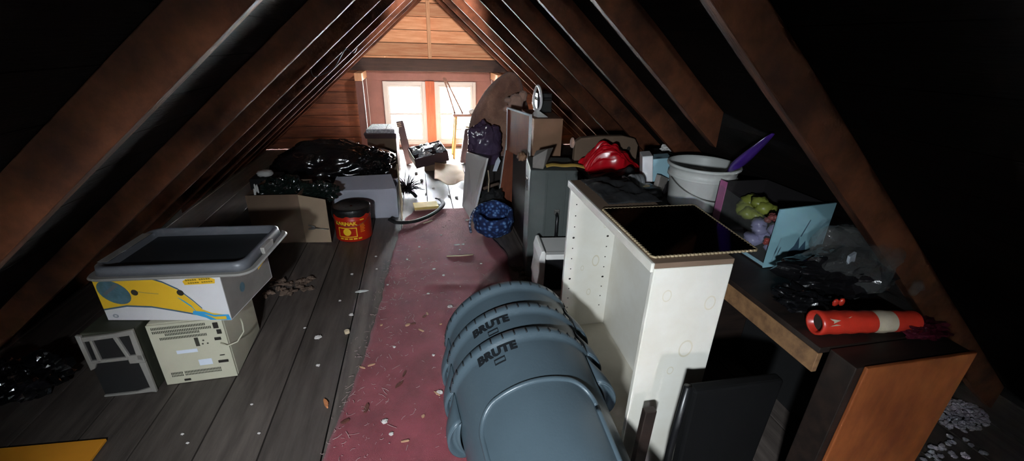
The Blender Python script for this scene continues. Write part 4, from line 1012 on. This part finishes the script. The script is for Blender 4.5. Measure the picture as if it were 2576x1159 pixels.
# blue floral basket and rope
t = thing('floral_basket', 'round blue floral fabric basket on the floor left of the trunk', 'basket', (.565, 3.34, .03), (R(15), 0, 0))
b = B(); rings = []
for j, (r, z) in enumerate([(.11, .0), (.145, .01), (.168, .045), (.162, .075), (.172, .10), (.166, .13), (.168, .155), (.158, .18), (.142, .19), (.126, .18), (.118, .14), (.112, .08), (.10, .03), (.02, .025)]):
    rings.append([Vector((r * math.cos(a) * (1 + .03 * math.sin(a * 9 + j)), r * math.sin(a) * (1 + .03 * math.sin(a * 9 + j)), z + .006 * math.sin(a * 5 + j))) for a in [2 * PI * k / 60 for k in range(60)]])
b.ring_loft(rings); b.build('quilted_fabric', 'bluefloral', t, smooth=True)
B().lathe([(0, .03), (.088, .03), (.088, .034), (0, .036)], 30, cap=False).build('shaded_inside', 'blackmatte', t)  # black disc paints the shade inside the open basket
tag(B().tube(bez([(.37, 3.30, .02), (.36, 3.29, .10), (.375, 3.27, .19), (.40, 3.25, .25)], 6), .009, 8).build('twisted_rope', 'rope', smooth=True), 'blue and white twisted rope beside the narrow white board', 'rope')
t = thing('dark_clutter', 'dark shoes and rags piled behind the blue floral basket', 'pile', (.62, 3.72, 0))
B().blob((0, 0, .13), (.12, .07, .13), 9, .2, 3, fold=.2, floor=0, nu=40, nv=24).build('rags', 'black_cloth', t, smooth=True)
B().tube([(-.09, -.05, .28), (-.02, -.06, .31), (.05, -.05, .325)], .014, 8).build('pale_stick', 'brownleaf', t, smooth=True)

# rubble on the bare floor right of the runner
b = B(); rnd = random.Random(4)
for k in range(60):
    c_ = Vector((.60 + rnd.uniform(0, .10), 2.15 + rnd.uniform(0, .55), .006)); c_.x += (2.4 - c_.y) * -.02
    b.blob(c_, (rnd.uniform(.008, .028), rnd.uniform(.008, .03), rnd.uniform(.004, .010)), k, .35, 2, nu=8, nv=5)
o = tag(b.build('floor_rubble', 'rubble', weld=False), 'grey dusty rubble along the right edge of the runner beside the trunk', 'rubble'); o['kind'] = 'stuff'
b = B()
for k in range(34):
    c_ = Vector((-.93 + rnd.uniform(-.10, .18), 2.62 + rnd.uniform(-.10, .10), .008 + .02 * rnd.random()))
    b.blob(c_, (rnd.uniform(.01, .03), rnd.uniform(.01, .025), rnd.uniform(.005, .016)), k, .4, 2, fold=.3, nu=8, nv=6)
o = tag(b.build('leaf_scraps', 'brownleaf', weld=False), 'pale brown scraps on the floor right of the banana carton', 'scraps'); o['kind'] = 'stuff'

# orange board, black bag bottom left, hanging wire
tag(B().hexa([(-1.78, 1.22, .004), (-1.285, 1.22, .004), (-1.292, 1.516, .004), (-1.78, 1.545, .004), (-1.78, 1.22, .016), (-1.285, 1.22, .016), (-1.292, 1.516, .016), (-1.78, 1.545, .016)]).build('foam_board', 'orange_card', bevel=.001), 'bright orange foam board lying on the floor at the lower left', 'board')
tag(B().blob((-1.80, 1.86, .09), (.17, .12, .09), 33, .2, 3, fold=.25, floor=0, nu=50, nv=30).build('garbage_bag', 'bag'), 'low black garbage bag on the floor left of the pale bezel speaker', 'bag')
wy = 2.6
def raf_pt(px_): return px_
tag(B().tube(bez([(-.60, 2.80, 1.33), (-.585, 2.79, 1.29), (-.54, 2.80, 1.30), (-.48, 2.83, 1.33), (-.44, 2.84, 1.385), (-.40, 2.85, 1.44), (-.36, 2.86, 1.42), (-.335, 2.85, 1.45)], 5), .003, 6).build('hanging_wire', 'black_plastic', smooth=True), 'thin black wire looped under the left rafters', 'wire')

# ------------------------------------------------------------------ debris on runner and boards
def chip(name, label, x, y, L_, W2_, m, rz, group, z=.011, cat='wood chip', h=.006):
    b = B(); rnd = random.Random(int(x * 1000 + y * 77)); pts = []
    for k in range(7):
        a = 2 * PI * k / 7; pts.append((L_ / 2 * math.cos(a) * rnd.uniform(.75, 1.1), W2_ / 2 * math.sin(a) * rnd.uniform(.7, 1.15), 0))
    b.prism(pts, (rnd.uniform(-.002, .002), 0, h)); o = b.build(name, m, loc=(x, y, z), rot=(0, 0, rz), bevel=.001)
    return tag(o, label, cat, group)
for i, (x, y, l, w_, a, m) in enumerate([(-.136, 2.082, .035, .018, .4, 'chip'), (-.305, 1.777, .04, .012, .3, 'chip'), (-.345, 1.765, .035, .012, -.5, 'chip'),
    (.007, 1.53, .04, .01, -.9, 'chip'), (-.058, 1.409, .022, .014, 1, 'chip'), (-.131, 1.294, .045, .01, .05, 'chip'), (-.279, 2.106, .02, .012, .8, 'chip'),
    (-.022, 2.177, .03, .012, 1.9, 'chip'), (-.06, 2.02, .045, .012, -.7, 'chip'), (.052, 2.06, .02, .012, .2, 'chip')]):
    chip('wood_chip', 'small tan wood chip lying on the dark red runner', x, y, l, w_, m, a, 'tan wood chips on the runner')
for i, (x, y, l, w_, a) in enumerate([(-.143, 1.686, .05, .014, 1.2), (-.165, 1.62, .06, .018, .8), (-.30, 1.50, .06, .02, 1.4), (-.10, 2.09, .03, .015, .2), (-.38, 1.44, .05, .02, .4), (-.04, 2.15, .03, .018, .9)]):
    chip('bark_chip', 'dark brown bark chip lying on the dark red runner', x, y, l, w_, 'chip_dark', a, 'bark chips on the runner', cat='bark')
for (x, y, r) in [(.119, 2.23, .016), (-.219, 1.41, .014), (-.188, 1.34, .010), (.02, 1.535, .016), (.10, 2.62, .010), (.04, 2.72, .011), (.283, 3.094, .012), (.248, 3.0, .008), (.12, 3.3, .008), (-.06, 3.1, .009), (-.15, 2.9, .008), (.37, 3.6, .018), (.38, 2.75, .009), (.2, 2.45, .008), (-.01, 2.4, .009), (-.27, 2.55, .008), (-.2, 1.9, .008), (.0, 1.8, .008)]:
    tag(B().blob((0, 0, 0), (r, r * .8, r * .5), int(r * 9999), .3, 3, nu=10, nv=7).build('plaster_crumb', 'plaster', loc=(x, y, .013)), 'small pale plaster crumb lying on the dark red runner', 'crumb', 'plaster crumbs on the runner')
for (x, y, r) in [(-.565, 1.831, .010), (-.609, 2.06, .018), (-.698, 2.165, .007), (-.46, 2.25, .012), (-.52, 2.75, .010), (-.80, 1.62, .006), (-.72, 1.45, .006), (-.98, 1.45, .006), (-1.02, 1.50, .006), (-.55, 2.42, .008), (-.38, 3.0, .009), (-.36, 2.8, .008), (.1, 4.6, .014), (.02, 4.4, .012), (.26, 4.3, .016), (.33, 4.25, .018), (-.02, 4.9, .02), (-.08, 5.2, .02)]:
    tag(B().blob((0, 0, 0), (r, r * .8, r * .5), int(r * 9999) + 3, .3, 3, nu=10, nv=7).build('plaster_crumb', 'plaster', loc=(x, y, r * .4)), 'small pale plaster crumb lying on the bare floor boards', 'crumb', 'plaster crumbs on the boards')
chip('wood_chip', 'bright orange wood chip lying on the boards left of the runner', -.481, 1.564, .055, .02, 'chip_orange', 2.0, None, .0, h=.012)
chip('paper_scrap', 'flat white scrap bridging a board gap beyond the orange chip', -.43, 2.512, .09, .028, 'paper', .05, None, .001, cat='scrap', h=.004)
chip('wood_block', 'small tan block on the boards left of the runner', -.46, 2.08, .032, .03, 'tan', .5, None, .0, cat='block', h=.018)
chip('white_sliver', 'white sliver on the runner halfway to the windows', .235, 3.09, .05, .02, 'plaster', .1, None, cat='sliver')
tag(B().tube([(.14, 2.90, .016), (.25, 2.885, .02), (.34, 2.895, .017)], .0055, 6).build('wooden_stick', 'tan', smooth=True), 'thin pale stick lying across the runner beside the trunk', 'stick')
b = B(); rnd = random.Random(77)
for k in range(480):
    y = rnd.uniform(1.15, 2.9) if k < 400 else rnd.uniform(2.9, 3.7); x = rnd.uniform(-.52 + (y - 1.2) * .1, .42); a = rnd.random() * PI; l = rnd.uniform(.004, .022) if rnd.random() < .75 else rnd.uniform(.02, .05)
    if rnd.random() < .5: x = -.45 + (y - 1.27) * .10 + abs(rnd.gauss(0, .14))
    cu = rnd.uniform(-.006, .006); z = .0165 if x > -.46 + (y - 1.27) * .10 else .004
    d = Vector((math.cos(a), math.sin(a), 0)); n_ = Vector((-d.y, d.x, 0)); c_ = Vector((x, y, z))
    b.tube([c_ - d * l / 2, c_ + n_ * cu, c_ + d * l / 2], rnd.uniform(.0005, .0012), 4)
o = tag(b.build('straw_lint', 'straw', weld=False), 'pale straw shreds and lint scattered over the red runner', 'lint'); o['kind'] = 'stuff'

# ------------------------------------------------------------------ daylight and camera
w = bpy.data.worlds.new('sky'); S.world = w; w.use_nodes = True
bg = w.node_tree.nodes['Background']; bg.inputs['Color'].default_value = (.90, .95, 1, 1); bg.inputs['Strength'].default_value = 230
def portal(x0, x1, z0, z1, y, rz):
    l = bpy.data.lights.new('portal', 'AREA'); l.shape = 'RECTANGLE'; l.size = x1 - x0; l.size_y = z1 - z0; l.cycles.is_portal = True
    o = bpy.data.objects.new('daylight_portal', l); COL.objects.link(o); o.location = ((x0 + x1) / 2, y, (z0 + z1) / 2); o.rotation_euler = (R(90), 0, rz)
portal(*W1, *WZ, YB + .06, PI * 0 ); portal(*W2, *WZ, YB + .06, 0)
portal(*W3, YF - .04, PI)

sl = bpy.data.lights.new('sun', 'SUN'); sl.energy = 1300; sl.angle = R(3); sl.color = (1, .93, .84)
so = bpy.data.objects.new('sun', sl); COL.objects.link(so); so.rotation_euler = Vector((.12, -1, -.72)).to_track_quat('-Z', 'Y').to_euler()
tl = bpy.data.lights.new('torch', 'SPOT'); tl.energy = 200; tl.spot_size = R(90); tl.spot_blend = .9; tl.shadow_soft_size = .05; tl.color = (.86, .94, 1)
to = bpy.data.objects.new('torch', tl); COL.objects.link(to); to.location = (-.40, -.55, 1.42)
to.rotation_euler = (Vector((.15, 1.4, .0)) - Vector(to.location)).to_track_quat('-Z', 'Y').to_euler()
gl = bpy.data.lights.new('gable_fill', 'SPOT'); gl.energy = 260; gl.spot_size = R(58); gl.spot_blend = .8; gl.shadow_soft_size = .06; gl.color = (1, .86, .78)  # unseen spot added under the ridge to brighten the far gable
go = bpy.data.objects.new('gable_fill', gl); COL.objects.link(go); go.location = (.19, 3.3, 1.86)
go.rotation_euler = (Vector((.19, 6.65, 1.35)) - Vector(go.location)).to_track_quat('-Z', 'Y').to_euler()
cam = bpy.data.cameras.new('camera'); co = bpy.data.objects.new('camera', cam); COL.objects.link(co); S.camera = co
cam.sensor_fit = 'HORIZONTAL'; cam.sensor_width = 36; cam.lens = 1075 / 2576 * 36; cam.clip_start = .02
pitch, yaw, roll = R(23.7), R(12.4), R(1.75)
F = Vector((math.sin(yaw) * math.cos(pitch), math.cos(yaw) * math.cos(pitch), -math.sin(pitch)))
R0 = Vector((math.cos(yaw), -math.sin(yaw), 0)); U0 = R0.cross(F)
Rv = R0 * math.cos(roll) + U0 * math.sin(roll); Uv = -R0 * math.sin(roll) + U0 * math.cos(roll)
mt = Matrix((Rv, Uv, -F)).transposed().to_4x4(); mt.translation = Vector((0, 0, 1.5)); co.matrix_world = mt

S.view_settings.view_transform = 'Standard'; S.view_settings.look = 'None'; S.view_settings.gamma = 1
S.view_settings.exposure = .25; S.view_settings.use_curve_mapping = False
S.cycles.use_denoising = True
S.cycles.max_bounces = 14; S.cycles.diffuse_bounces = 8; S.cycles.transparent_max_bounces = 16
S.cycles.sample_clamp_indirect = 6
